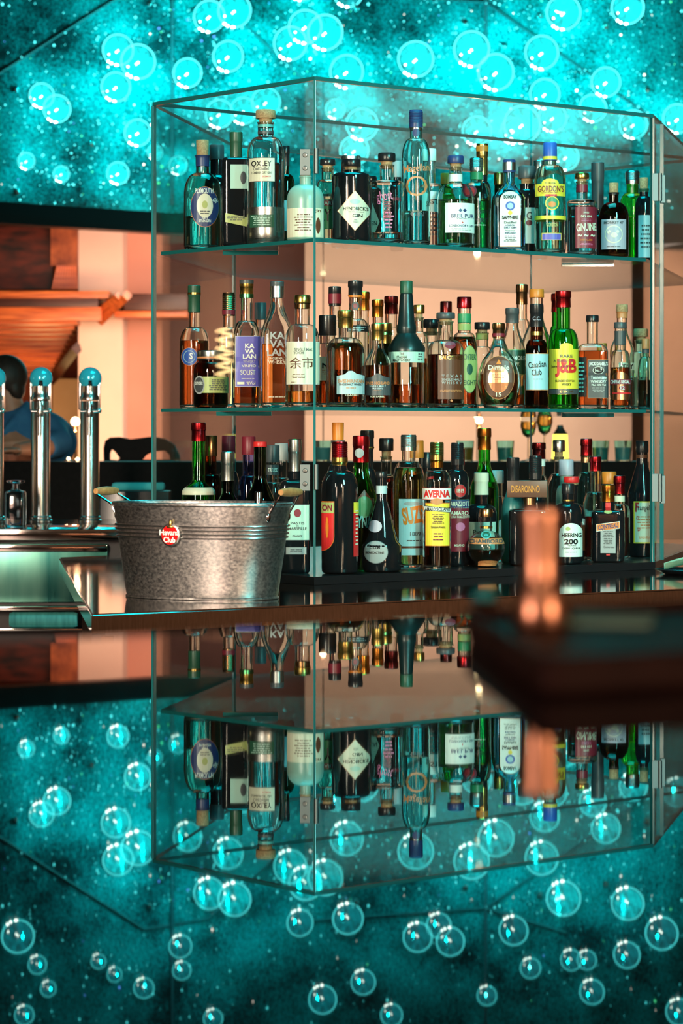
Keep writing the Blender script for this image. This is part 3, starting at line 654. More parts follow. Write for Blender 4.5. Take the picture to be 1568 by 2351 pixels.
B_(1, 1046, 358, 86, 1, 'clear', 'water', 0.52, 'navy', 'stop', 0.50, 0.70, 0.88, 30, desc='clear gin bottle with butterfly label and blue stopper', kind='gin_bottle',
   bands=((0.72, 0.80, 'white'),), labels=[('rect', 0.13, 0.315, 0.80, 0.32, 'white'), (T, 'BREIL PUR', 0.18, 0.335, 0.58, 0.042, 'navy', 0.015), (T, '◆◆', 0.18, 0.395, 0.22, 0.04, 'navy'), (X, 0.18, 0.305, 0.4, 0.012, 1, 'dgrey'), (T, '+', 0.18, 0.265, 0.05, 0.02, 'red', 0.03), (T, 'LONDON DRY GIN', 0.15, 0.23, 0.62, 0.026, 'navy'), (X, 0.15, 0.19, 0.55, 0.03, 2, 'grey'), (T, 'BREIL PUR', 0, 0.95, 0.34, 0.035, 'white')])
B_(1, 1169, 367, 74, 1, 'blue', 'water', 0.66, 'navy', 'cap', 0.56, 0.76, 0.86, 26, n=5, dr=0.75, shape='slope', desc='sky blue square gin bottle with tall arched white label', kind='gin_bottle',
   bands=((0.885, 0.97, 'silver'),), labels=[('arch', 0.03, 0.345, 0.60, 0.60, 'white', 'copper'), (T, 'BOMBAY', 0.03, 0.585, 0.38, 0.042, 'black', 0.03), ('ell', 0.03, 0.485, 0.28, 0.10, 'blue'), ('ell', 0.03, 0.485, 0.18, 0.065, 'lblue'), ('ell', 0.03, 0.41, 0.12, 0.045, 'yellow'), (T, 'SAPPHIRE', 0.03, 0.36, 0.46, 0.042, 'black', 0.03),
   (T, 'Distilled', 0.03, 0.305, 0.34, 0.025, 'dgrey'), (T, 'LONDON', 0.03, 0.275, 0.26, 0.018, 'navy', 0.02), (T, 'DRY GIN', 0.03, 0.25, 0.34, 0.022, 'navy', 0.02), (T, 'Vapour', 0.03, 0.215, 0.28, 0.022, 'dgrey'), (T, 'INFUSED', 0.03, 0.19, 0.3, 0.018, 'navy', 0.02), (X, 0.03, 0.13, 0.36, 0.07, 4, 'dgrey')])
B_(1, 1263, 328, 72, 1, 'pgreen', 'water', 0.33, 'blue', 'cap', 0.66, 0.80, 0.84, 28, desc='tall clear gin bottle with bright yellow labels and blue cap', kind='gin_bottle',
   bands=((0.30, 0.335, 'yellow'), (0.845, 0.875, 'yellow')), labels=[('rect', 0.0, 0.565, 0.93, 0.11, 'yellow'), ('arch', 0.0, 0.60, 0.52, 0.13, 'yellow'), (T, "GORDON'S", 0.02, 0.575, 0.78, 0.055, 'maroon', 0.02), (T, 'THE ORIGINAL', 0.0, 0.625, 0.34, 0.014, 'black'), (T, 'LONDON DRY', 0, 0.54, 0.5, 0.012, 'maroon'), ('ell', 0.06, 0.445, 0.42, 0.125, 'yellow'), ('ell', 0.06, 0.445, 0.36, 0.105, 'green'), ('ell', 0.06, 0.435, 0.22, 0.05, 'orange'), ('rect', 0.03, 0.515, 0.34, 0.018, 'red'), (T, 'GORDON', 0.06, 0.25, 0.34, 0.03, 'olive'), ('rect', 0.04, 0.145, 0.54, 0.055, 'violet', 'yellow')])
B_(1, 1336, 398, 68, 1, 'clear', 'water', 0.60, 'gold', 'stop', 0.62, 0.68, 0.90, 26, shape='square', desc='clear round gin bottle with maroon wrap label and gold stopper', kind='gin_bottle',
   bands=((0.77, 0.86, 'maroon'),), labels=[('rect', 0.14, 0.33, 0.72, 0.50, 'maroon'), (T, 'GINUINE', 0.14, 0.335, 0.64, 0.095, 'cream', 0.03, 4), (T, 'SWISS', 0.14, 0.51, 0.18, 0.02, 'cream'), (T, 'DRY GIN', 0.14, 0.465, 0.34, 0.028, 'cream', 0.02), (X, 0.14, 0.42, 0.5, 0.04, 2, 'pink'), (T, '~ ~ ~', 0.14, 0.235, 0.55, 0.03, 'cream'), (T, 'DISTILLED', 0.14, 0.18, 0.4, 0.02, 'orange'), (X, 0.14, 0.13, 0.55, 0.03, 2, 'pink')])
B_(1, 1409, 420, 70, 1, 'brown', 'dark', 0.5, 'cork', 'cork', 0.52, 0.74, 0.87, 22, desc='squat brown gin bottle with grey stamp-edged label and cork', kind='gin_bottle',
   bands=((0.84, 0.87, 'black'),), labels=[('rect', -0.0, 0.30, 0.78, 0.40, 'lav'), ('ell', 0.0, 0.30, 0.56, 0.24, 'cream'), ('ell', 0.0, 0.30, 0.50, 0.21, 'lav'), (T, 'MONKEY 47', 0.0, 0.455, 0.6, 0.038, 'dgrey', 0.02), ('ell', 0.02, 0.29, 0.2, 0.07, 'cream'), ('ell', 0.12, 0.335, 0.09, 0.04, 'cream'), (T, '~', -0.14, 0.33, 0.12, 0.05, 'cream', 0.03, 60), (X, 0, 0.135, 0.6, 0.02, 1, 'dgrey')])
B_(1, 1478, 408, 40, 1, 'black', None, 0, 'cork', 'cork', 0.62, 0.78, 0.86, 20, desc='slim dark bottle with cork and grey label', kind='gin_bottle', bands=((0.83, 0.87, 'dgreen'),),
   labels=[('rect', 0.1, 0.30, 0.8, 0.5, 'paleblue'), (X, 0.1, 0.3, 0.6, 0.3, 6, 'dgrey')])
# top shelf, middle and rear rows
B_(1, 498, 333, 56, 2, 'black', None, 0, 'dgrey', 'cap', 0.6, 0.72, 0.86, 30, desc='dark grey bottle showing only its wide cap', kind='gin_bottle')
B_(1, 655, 335, 44, 2, 'dgreen', 'green', 0.5, 'black', 'foil', 0.6, 0.72, 0.8, 18, desc='slim green bottle with black neck', kind='gin_bottle', labels=[('rect', 0.1, 0.3, 0.7, 0.3, 'paleblue')])
B_(1, 752, 366, 54, 2, 'pgreen', 'water', 0.5, 'black', 'stop', 0.62, 0.76, 0.9, 28, desc='clear bottle with dark green lettered label', kind='gin_bottle',
   labels=[('rect', 0.0, 0.34, 0.94, 0.34, 'green', 'dgreen'), (T, 'RY', -0.1, 0.33, 0.5, 0.14, 'black', 0.02), ('rect', 0, 0.47, 0.94, 0.06, 'maroon'), (T, 'MARY', 0, 0.47, 0.6, 0.04, 'mint')])
B_(1, 850, 405, 48, 2, 'black', None, 0, 'black', 'stop', 0.74, 0.84, 0.88, 24, shape='square', desc='small black apothecary bottle with narrow diamond label', kind='gin_bottle', labels=[('dia', 0.0, 0.36, 0.8, 0.5, 'cream'), (T, 'GIN', 0.05, 0.34, 0.4, 0.06, 'black')])
B_(1, 988, 342, 50, 2, 'clear', 'water', 0.5, 'white', 'cap', 0.58, 0.66, 0.88, 24, shape='square', desc='clear bottle with white cap and white label', kind='gin_bottle', labels=[('rect', 0.1, 0.47, 0.8, 0.2, 'white'), (T, 'ST', 0.2, 0.47, 0.4, 0.05, 'black', 0.02), (X, 0.1, 0.25, 0.7, 0.25, 6, 'dgrey')])
B_(1, 1026, 398, 42, 2, 'green', 'water', 0.5, 'orange', 'cap', 0.6, 0.74, 0.86, 26, desc='green bottle with orange cap', kind='gin_bottle')
B_(1, 1094, 363, 68, 2, 'pgreen', 'green', 0.55, 'silver', 'screw', 0.56, 0.74, 0.86, 28, desc='green cocktail-shaker shaped gin bottle with red seal', kind='gin_bottle',
   bands=((0.77, 0.85, 'green'),), labels=[('ell', -0.20, 0.64, 0.42, 0.13, 'maroon'), ('ell', -0.20, 0.64, 0.28, 0.09, 'red'), (T, 'Tanqueray', 0.1, 0.42, 0.7, 0.07, 'black', 0.0, 6), (T, 'IMPORT', 0.05, 0.33, 0.6, 0.05, 'black', 0.02), (X, 0.1, 0.28, 0.5, 0.02, 1, 'cream')])
B_(1, 1210, 382, 46, 2, 'black', None, 0, 'dgrey', 'stop', 0.62, 0.74, 0.80, 32, desc='black bottle with wide dark stopper and white label', kind='gin_bottle', labels=[('rect', 0.0, 0.33, 0.9, 0.4, 'white'), ('ell', 0.1, 0.36, 0.3, 0.06, 'maroon'), (T, 'G', 0.1, 0.44, 0.25, 0.08, 'dgrey')])
B_(1, 1452, 393, 60, 2, 'lime', 'green', 0.5, 'silver', 'screw', 0.60, 0.76, 0.86, 28, desc='vivid green gin bottle with silver screw cap', kind='gin_bottle', labels=[('rect', 0.28, 0.42, 0.34, 0.28, 'white'), (X, 0.28, 0.42, 0.28, 0.22, 6, 'dgrey')])
B_(1, 1372, 373, 56, 2, 'black', None, 0, 'dgrey', 'foil', 0.40, 0.46, 0.52, 26, desc='dark round bottle with long wooden neck', kind='gin_bottle', shape='square')
B_(1, 806, 358, 46, 3, 'clear', None, 0, 'silver', 'cap', 0.6, 0.70, 0.80, 40, desc='clear bottle with broad silver cap', kind='gin_bottle')
B_(1, 911, 370, 30, 3, 'black', None, 0, 'grey', 'cap', 0.6, 0.72, 0.82, 20, desc='dark bottle with plain grey cap', kind='gin_bottle')
B_(1, 1107, 330, 42, 3, 'black', None, 0, 'gold', 'foil', 0.5, 0.66, 0.72, 24, desc='navy bottle with long gold neck foil', kind='gin_bottle', bands=((0.93, 0.98, 'orange'),))
B_(1, 1145, 397, 34, 3, 'dgreen', None, 0, 'gold', 'cap', 0.6, 0.74, 0.86, 20, desc='small green bottle with gold cap', kind='gin_bottle')
B_(1, 1238, 369, 38, 3, 'clear', None, 0, 'silver', 'cap', 0.6, 0.74, 0.84, 24, desc='clear bottle with short silver cap', kind='gin_bottle')
B_(1, 775, 400, 30, 3, 'clear', None, 0, 'cork', 'cork', 0.6, 0.74, 0.86, 18, desc='clear bottle with small cork', kind='gin_bottle')

# ---- middle shelf
B_(2, 484, 805, 80, 1, 'brown', 'dark', 0.60, 'silver', 'cap', 0.62, 0.80, 0.84, 56, desc='squat dark jar-like bottle with broad banded cap and olive label', kind='whisky_bottle',
   bands=((0.86, 0.89, 'copper'),), labels=[('rect', 0.10, 0.40, 0.86, 0.28, 'olive'), (X, 0.20, 0.40, 0.5, 0.2, 6, 'dgrey'), ('ell', -0.32, 0.40, 0.30, 0.32, 'grey'), ('ell', -0.32, 0.40, 0.24, 0.26, 'dgrey'), (T, 'smoke', -0.32, 0.44, 0.2, 0.08, 'white')])
B_(2, 446, 655, 68, 2, 'clear', 'damber', 0.55, 'dgreen', 'foil', 0.52, 0.66, 0.78, 26, desc='whisky bottle with round blue label and long dark capsule', kind='whisky_bottle',
   bands=((0.925, 0.94, 'gold'),), labels=[('ell', -0.16, 0.42, 0.52, 0.14, 'blue', 'copper'), ('ell', -0.16, 0.42, 0.38, 0.10, 'lblue'), ('ell', -0.16, 0.42, 0.34, 0.09, 'blue'), (T, 'S', -0.10, 0.425, 0.10, 0.05, 'white', 0.02)])
B_(2, 566, 643, 62, 1, 'clear', 'damber', 0.36, 'gold', 'foil', 0.52, 0.68, 0.86, 28, n=5, dr=0.85, shape='waist', desc='square whisky bottle with violet label and gold neck', kind='whisky_bottle',
   bands=((0.86, 0.89, 'greenfoil'), (0.97, 1.0, 'dgrey')), labels=[('rect', 0.05, 0.36, 0.88, 0.39, 'violet', 'cream'), (T, 'KA\nVA\nLAN', 0.10, 0.44, 0.46, 0.12, 'white', 0.03), (T, 'WHISKY', 0.10, 0.36, 0.44, 0.022, 'lav'), (T, 'VINHO', 0.08, 0.325, 0.5, 0.02, 'cream'), (T, 'SOLIST', 0.05, 0.275, 0.52, 0.04, 'cream'), (X, 0.05, 0.225, 0.5, 0.02, 1, 'lav'), ('rect', -0.2, 0.19, 0.25, 0.02, 'cream'), (T, '%Vol', 0.15, 0.19, 0.3, 0.025, 'cream')])
B_(2, 636, 646, 76, 1, 'clear', 'orange', 0.50, 'dgrey', 'foil', 0.55, 0.86, 0.87, 28, n=4, dr=0.85, shape='slope', desc='clear bell-shouldered whisky bottle with large grey letters', kind='whisky_bottle',
   bands=((0.87, 0.96, 'silver'),), labels=[(T, 'KA\nVA\nLAN', 0.0, 0.50, 0.58, 0.19, 'grey', 0.03), (T, 'SINGLE MALT', 0.0, 0.385, 0.52, 0.018, 'cream'), (T, 'WHISKY', 0.0, 0.355, 0.5, 0.03, 'cream', 0.01), (X, 0, 0.08, 0.6, 0.015, 1, 'cream')])
B_(2, 694, 678, 80, 1, 'clear', 'amber', 0.14, 'gold', 'cap', 0.58, 0.74, 0.93, 34, desc='whisky bottle with square cream label bearing two large characters', kind='whisky_bottle', bands=((0.88, 0.93, 'bronze'),),
   labels=[('rect', 0.02, 0.39, 0.90, 0.37, 'cream', 'white'), (T, 'SINGLE MALT', 0.06, 0.51, 0.56, 0.028, 'dgrey', 0.01), (T, 'YOICHI', -0.10, 0.48, 0.28, 0.024, 'dgrey'), (T, '余市', -0.02, 0.39, 0.66, 0.10, 'brown', 0.01), (X, -0.1, 0.275, 0.5, 0.045, 3, 'brown'), (X, -0.25, 0.22, 0.2, 0.012, 1, 'brown')])
B_(2, 525, 672, 50, 2, 'clear', 'water', 0.4, 'bronze', 'screw', 0.56, 0.70, 0.80, 26, desc='clear bottle with striped bronze cap and red neck', kind='whisky_bottle', bands=((0.81, 0.85, 'maroon'),))
B_(2, 598, 695, 44, 2, 'clear', 'amber', 0.4, 'dgrey', 'cap', 0.6, 0.76, 0.84, 24, desc='clear bottle with dark cap', kind='whisky_bottle')
B_(2, 793, 713, 88, 1, 'clear', 'damber', 0.66, 'gold', 'foil', 0.56, 0.72, 0.82, 32, desc='round-shouldered whisky bottle with pale mountain label and gold foil', kind='whisky_bottle',
   labels=[('mount', 0.14, 0.25, 0.72, 0.24, 'paleblue'), (T, 'SWISS MOUNTAIN', 0.14, 0.265, 0.64, 0.035, 'copper', 0.03), (T, 'SINGLE MALT WHISKY', 0.14, 0.23, 0.60, 0.022, 'black', 0.02), (X, 0.14, 0.195, 0.4, 0.02, 1, 'copper'), (T, 'CLASSIC', 0.16, 0.12, 0.34, 0.018, 'cream', 0.01)])
B_(2, 867, 743, 62, 1, 'clear', 'damber', 0.50, 'gold', 'foil', 0.50, 0.74, 0.80, 26, shape='slope', desc='smaller whisky bottle with black mountain label and gold foil', kind='whisky_bottle',
   labels=[('mount', 0.0, 0.27, 0.94, 0.26, 'dgrey'), (T, 'SWISS HIGHLAND', 0.0, 0.285, 0.84, 0.038, 'copper', 0.03), (T, 'SINGLE MALT', 0.0, 0.25, 0.58, 0.022, 'paleblue'), (T, 'WHISKY', 0.0, 0.22, 0.38, 0.022, 'paleblue'), (X, 0, 0.195, 0.4, 0.015, 1, 'copper'), (T, 'ICE LABEL', 0, 0.125, 0.5, 0.018, 'cream')])
B_(2, 933, 645, 84, 1, 'clear', 'damber', 0.18, 'dgreen', 'cap', 0.44, 0.89, 0.90, 26, shape='round', desc='conical black-topped whisky bottle with white band label', kind='whisky_bottle',
   labels=[('rect', 0.0, 0.395, 0.96, 0.085, 'mint'), (T, 'THE\nITALIAN\nMALT WHISKY', -0.12, 0.395, 0.46, 0.07, 'black', 0.02), (X, 0.36, 0.40, 0.14, 0.06, 3, 'dgrey')])
r_, S_, H_, R_ = BOT[-1][0], None, None, None
B_(2, 1023, 718, 86, 1, 'clear', 'dark', 0.56, 'dgrey', 'stop', 0.58, 0.71, 0.91, 34, desc='dark bourbon bottle with gold capitals and small wine-red seal', kind='whisky_bottle',
   bands=(), labels=[('rect', 0.14, 0.32, 0.68, 0.46, 'brown'), (T, 'BALCONES', 0.14, 0.525, 0.6, 0.042, 'gold', 0.03), (T, 'T E X A S', 0.16, 0.33, 0.52, 0.03, 'grey'), (T, 'SINGLE MALT', 0.16, 0.295, 0.52, 0.024, 'grey'), (T, 'W H I S K Y', 0.16, 0.26, 0.52, 0.03, 'grey'), (T, 'CLASSIC EDITION', 0.14, 0.175, 0.56, 0.025, 'copper', 0.02), (T, '★', 0.15, 0.075, 0.10, 0.035, 'copper'), ('ell', 0.12, 0.655, 0.28, 0.08, 'maroon')])
B_(2, 1145, 742, 98, 1, 'clear', 'damber', 0.40, 'bronze', 'foil', 0.5, 0.80, 0.83, 26, n=2.2, dr=0.6, shape='dimple', desc='dimpled round decanter of whisky with oval amber label', kind='whisky_bottle',
   bands=((0.84, 0.88, 'maroon'),), labels=[('ell', 0.0, 0.36, 0.70, 0.50, 'brown', 'copper'), ('ell', 0.0, 0.34, 0.46, 0.32, 'copperm'), (T, 'Dimple', 0.0, 0.47, 0.46, 0.07, 'cream', 0.02), (X, 0, 0.37, 0.36, 0.08, 4, 'brown'), (T, '15', 0.0, 0.16, 0.12, 0.05, 'cream', 0.02), (T, '▲', 0.0, 0.545, 0.12, 0.06, 'orange')])
B_(2, 1232, 698, 54, 1, 'brown', 'dark', 0.6, 'black', 'foil', 0.50, 0.66, 0.78, 28, desc='black whisky bottle with pale blue label and long dark neck', kind='whisky_bottle',
   bands=((0.70, 0.735, 'gold'),), labels=[('rect', 0.02, 0.35, 0.90, 0.34, 'lblue', 'copper'), (T, 'Canadian', 0.02, 0.42, 0.7, 0.06, 'black', 0.01, 6), (T, 'Club', 0.0, 0.345, 0.4, 0.06, 'black', 0.01, 6), (X, 0.05, 0.28, 0.6, 0.015, 1, 'dgrey'), (T, 'C.C.', 0.0, 0.86, 0.3, 0.035, 'lav')])
B_(2, 1293, 668, 70, 1, 'green', 'green', 0.5, 'redfoil', 'foil', 0.54, 0.68, 0.86, 32, desc='bright green whisky bottle with yellow label and red capsule', kind='whisky_bottle',
   labels=[('rect', 0.02, 0.315, 0.92, 0.38, 'yellow'), ('arch', 0.10, 0.50, 0.42, 0.11, 'yellow'), (T, 'RARE', 0.10, 0.445, 0.38, 0.025, 'dgrey', 0.02), (T, 'J&B', 0.08, 0.345, 0.66, 0.155, 'red', 0.04), (T, 'A BLEND OF', 0.0, 0.405, 0.6, 0.02, 'dgrey'), (T, 'Justerini & Brooks', 0.0, 0.355, 0.74, 0.025, 'black', 0.01), (T, 'BLENDED SCOTCH', 0.06, 0.235, 0.6, 0.018, 'black'), (T, 'WHISKY', 0.1, 0.205, 0.3, 0.02, 'black'), ('rect', 0.02, 0.145, 0.92, 0.04, 'dgrey', 'gold'), (T, 'ESTD 1749', 0.1, 0.145, 0.4, 0.018, 'gold')])
B_(2, 1360, 724, 72, 1, 'clear', 'damber', 0.62, 'black', 'cap', 0.60, 0.70, 0.93, 26, n=6, dr=0.95, shape='waist', desc='square whisky bottle with black filigree label and black cap', kind='whisky_bottle',
   labels=[('rect', -0.32, 0.34, 0.28, 0.42, 'black'), (X, -0.34, 0.34, 0.2, 0.34, 8, 'teal'), ('rect', 0.18, 0.32, 0.62, 0.40, 'dgrey', 'copper'), (T, "JACK DANIEL'S", 0.18, 0.475, 0.56, 0.05, 'white', 0.03), ('ell', 0.18, 0.41, 0.34, 0.08, 'white'), ('ell', 0.18, 0.41, 0.31, 0.07, 'black'), (T, 'No.7', 0.18, 0.41, 0.2, 0.035, 'white', 0.01), (T, 'Tennessee', 0.18, 0.335, 0.46, 0.04, 'white'), (T, 'WHISKEY', 0.18, 0.29, 0.46, 0.032, 'white', 0.01), (T, '70cl 40% Vol', 0.18, 0.255, 0.42, 0.02, 'white'), (X, 0.18, 0.205, 0.46, 0.05, 4, 'grey')])
B_(2, 1424, 740, 48, 1, 'clear', 'damber', 0.48, 'dgrey', 'cap', 0.48, 0.68, 0.93, 26, desc='small whisky bottle with copper shield label and red ribbon', kind='whisky_bottle',
   bands=((0.74, 0.90, 'dgrey'),), labels=[('arch', 0.0, 0.27, 0.86, 0.32, 'copperm'), ('rect', 0.0, 0.315, 0.94, 0.06, 'maroon'), (T, 'CHIVAS REGAL', 0.0, 0.315, 0.86, 0.04, 'white', 0.03), ('ell', 0.1, 0.245, 0.32, 0.055, 'maroon'), (T, '12', 0.1, 0.245, 0.18, 0.04, 'white', 0.02), ('rect', 0.05, 0.185, 0.8, 0.02, 'red')])
B_(2, 1482, 778, 36, 1, 'aqua', 'dark', 0.42, 'copper', 'cap', 0.5, 0.75, 0.86, 16, desc='small teal-shouldered bottle of dark spirit', kind='whisky_bottle', bands=((0.80, 0.86, 'dgrey'),))
# middle shelf, second row
B_(2, 752, 724, 46, 2, 'clear', 'damber', 0.4, 'black', 'cap', 0.62, 0.70, 0.78, 36, shape='square', desc='clear bottle with tall black cap and cream label', kind='whisky_bottle', labels=[('rect', 0, 0.42, 0.9, 0.26, 'cream'), (T, 'N', -0.1, 0.45, 0.3, 0.06, 'black', 0.03), (X, 0, 0.38, 0.6, 0.06, 3, 'copper')])
B_(2, 816, 645, 64, 2, 'clear', 'water', 0.3, 'black', 'foil', 0.58, 0.70, 0.88, 30, desc='clear bottle with round neck medallion and black cap', kind='whisky_bottle', bands=((0.87, 0.885, 'orange'),),
   labels=[('ell', 0, 0.80, 0.26, 0.07, 'dgrey'), ('ell', 0, 0.80, 0.14, 0.04, 'maroon'), ('rect', 0.1, 0.62, 0.7, 0.05, 'black'), (X, 0.1, 0.62, 0.5, 0.03, 2, 'grey')])
B_(2, 882, 742, 40, 2, 'dgreen', None, 0, 'gold', 'foil', 0.62, 0.70, 0.76, 32, desc='green bottle with gold ringed cap', kind='whisky_bottle', bands=((0.86, 0.89, 'greenfoil'),))
B_(2, 962, 700, 44, 2, 'clear', 'amber', 0.4, 'gold', 'stop', 0.6, 0.74, 0.88, 20, desc='clear bottle with gold knob stopper', kind='whisky_bottle')
B_(2, 991, 733, 58, 2, 'clear', 'damber', 0.55, 'black', 'stop', 0.62, 0.74, 0.86, 30, desc='clear bottle with faceted black stopper', kind='whisky_bottle')
B_(2, 1066, 682, 60, 2, 'clear', 'damber', 0.64, 'redfoil', 'cap', 0.52, 0.68, 0.90, 30, desc='bourbon bottle with long green neck band and oval yellow-green label', kind='whisky_bottle',
   bands=((0.77, 0.85, 'green'), (0.70, 0.76, 'olive')), labels=[('ell', 0.20, 0.35, 0.60, 0.42, 'olive', 'dgreen'), (T, 'CHTER', 0.2, 0.46, 0.46, 0.05, 'dgreen', 0.02), ('ell', 0.2, 0.35, 0.22, 0.10, 'dgreen'), (T, 'EIGHT', 0.2, 0.23, 0.46, 0.045, 'dgreen', 0.02)])
B_(2, 1107, 740, 44, 2, 'clear', 'water', 0.3, 'black', 'stop', 0.6, 0.72, 0.88, 28, desc='clear bottle with short black stopper and wide neck', kind='whisky_bottle', bands=((0.80, 0.87, 'olive'),))
B_(2, 1176, 707, 62, 2, 'clear', 'amber', 0.14, 'dgrey', 'foil', 0.54, 0.84, 0.85, 28, shape='slope', desc='clear whisky bottle with dark green label behind the decanter', kind='whisky_bottle',
   labels=[('rect', 0.1, 0.46, 0.9, 0.24, 'dgreen', 'olive'), (T, 'TULLAMORE', 0.05, 0.50, 0.8, 0.045, 'white', 0.03), (T, 'DEW.', 0.1, 0.44, 0.34, 0.04, 'cream', 0.02)])
B_(2, 1232, 664, 74, 2, 'clear', 'water', 0.2, 'orange', 'cap', 0.50, 0.78, 0.93, 30, shape='slope', desc='broad clear bottle with orange cap', kind='whisky_bottle')
B_(2, 1428, 699, 56, 2, 'clear', 'water', 0.3, 'cork', 'cap', 0.55, 0.76, 0.93, 24, shape='slope', desc='clear bottle with cork-coloured cap and white label', kind='whisky_bottle', bands=((0.87, 0.93, 'copper'),), labels=[('rect', 0.2, 0.41, 0.7, 0.07, 'cream'), (T, 'DDY', 0.2, 0.41, 0.5, 0.05, 'black', 0.03), (X, 0.2, 0.3, 0.5, 0.1, 4, 'teal')])
B_(2, 1471, 755, 42, 2, 'aqua', 'water', 0.4, 'cork', 'stop', 0.6, 0.72, 0.86, 26, desc='pale teal bottle with light wooden stopper', kind='whisky_bottle')
# middle shelf, rear row
for a in ((769, 658, 42, 'clear', 'black', 'foil', 26, 'clear bottle with black cap over red neck band', ((0.86, 0.94, 'maroon'),)), (834, 670, 38, 'clear', 'orangefoil', 'foil', 26, 'clear bottle with long orange capsule', ()),
          (867, 688, 36, 'clear', 'orangefoil', 'foil', 24, 'clear bottle with short orange capsule', ()), (898, 680, 40, 'clear', 'maroonfoil', 'foil', 28, 'amber bottle with maroon capsule', ()),
          (1024, 692, 36, 'clear', 'maroonfoil', 'cap', 24, 'clear bottle with maroon cap', ()), (1198, 653, 40, 'clear', 'bronze', 'foil', 24, 'tall clear bottle with dark brown capsule', ()),
          (1281, 674, 40, 'green', 'redfoil', 'foil', 28, 'green bottle with red capsule', ()), (1382, 788, 30, 'clear', 'orange', 'cap', 20, 'short clear bottle with orange cap', ())):
    B_(2, a[0], a[1], a[2], 3, a[3], 'amber' if a[3] == 'clear' else None, 0.6 if 'amber' in a[7] else 0.3, a[4], a[5], 0.58, 0.72, 0.84, a[6], desc=a[7], kind='whisky_bottle', bands=a[8])

# ---- bottom level, front row
B_(3, 456, 970, 76, 1, 'green', 'green', 0.5, 'redfoil', 'foil', 0.52, 0.60, 0.87, 30, shape='slope', desc='green liqueur bottle with tall red capsule', kind='liqueur_bottle', bands=((0.50, 0.55, 'cream'),))
B_(3, 523, 1037, 66, 1, 'dgreen', 'dark', 0.5, 'silver', 'foil', 0.50, 0.66, 0.75, 28, shape='slope', desc='dark green bottle with long silver foil', kind='liqueur_bottle', bands=((0.51, 0.55, 'cream'),))
B_(3, 597, 1014, 70, 1, 'dgreen', 'dark', 0.5, 'red', 'cap', 0.50, 0.74, 0.96, 28, shape='slope', desc='dark bottle with short red cap', kind='liqueur_bottle')
B_(3, 677, 1008, 70, 1, 'black', None, 0, 'silver', 'foil', 0.57, 0.70, 0.76, 28, n=5, dr=0.9, shape='square', desc='tall dark square bottle with ornate pale teal label', kind='liqueur_bottle',
   labels=[('rect', 0.08, 0.38, 0.74, 0.26, 'mint', 'dgrey'), ('ell', 0.08, 0.45, 0.22, 0.06, 'maroon'), (T, 'PASTIS', 0.08, 0.375, 0.42, 0.02, 'dgrey', 0.01), (T, 'DE', 0.08, 0.355, 0.08, 0.012, 'dgrey'), (T, 'MARSEILLE', 0.08, 0.335, 0.56, 0.022, 'dgrey', 0.01), (T, 'FRANCE', 0.08, 0.28, 0.3, 0.015, 'dgrey'), ('rect', 0.04, 0.17, 0.62, 0.05, 'grey', 'dgrey'), (X, 0.04, 0.17, 0.4, 0.03, 2, 'dgrey')])
B_(3, 780, 1014, 84, 1, 'black', None, 0, 'redfoil', 'screw', 0.64, 0.78, 0.84, 32, desc='black vermouth bottle with red and green label panels', kind='liqueur_bottle',
   bands=((0.82, 0.88, 'gold'),), labels=[('tongue', -0.33, 0.36, 0.34, 0.37, 'red', 'orange'), ('rect', -0.33, 0.50, 0.34, 0.08, 'olive'), (T, 'ON', -0.33, 0.50, 0.26, 0.05, 'maroon', 0.04), ('ell', -0.33, 0.35, 0.08, 0.16, 'orange'),
   ('rect', 0.42, 0.32, 0.13, 0.38, 'red'), ('rect', 0.42, 0.50, 0.13, 0.08, 'yellow'), (X, 0.43, 0.35, 0.08, 0.28, 10, 'cream')])
B_(3, 876, 1083, 92, 1, 'black', None, 0, 'black', 'cap', 0.26, 0.72, 0.94, 24, shape='bulb', desc='sloping black liqueur bottle with seal and round grey label', kind='liqueur_bottle',
   bands=((0.78, 0.86, 'paleblue'),), labels=[('ell', -0.14, 0.20, 0.58, 0.22, 'grey', 'dgrey'), (T, 'D.O.M', -0.16, 0.245, 0.24, 0.025, 'black', 0.02), (T, 'BENEDICTINE', -0.16, 0.195, 0.44, 0.022, 'black', 0.02), ('ell', -0.16, 0.455, 0.34, 0.12, 'lav')])
B_(3, 1003, 1015, 66, 1, 'clear', 'dark', 0.42, 'gold', 'screw', 0.68, 0.78, 0.86, 28, desc='tall bitters bottle with white and red band over yellow label', kind='liqueur_bottle',
   bands=((0.80, 0.86, 'orangefoil'),), labels=[('rect', 0.0, 0.595, 0.97, 0.085, 'white', 'red'), (T, 'AVERNA', 0.0, 0.595, 0.88, 0.058, 'red', 0.05), ('rect', 0.02, 0.355, 0.78, 0.33, 'yellow', 'orange'), ('ell', 0.0, 0.535, 0.4, 0.05, 'copper'), ('slant', 0.02, 0.475, 0.86, 0.035, 'white', 'dgrey'), (T, 'AMARO SICILIANO', 0.02, 0.475, 0.8, 0.028, 'black', 0.02), (X, 0.04, 0.40, 0.4, 0.08, 6, 'brown'), (T, 'Salvatore Averna', 0.04, 0.335, 0.46, 0.022, 'brown'), (X, 0.04, 0.26, 0.34, 0.07, 3, 'maroon')])
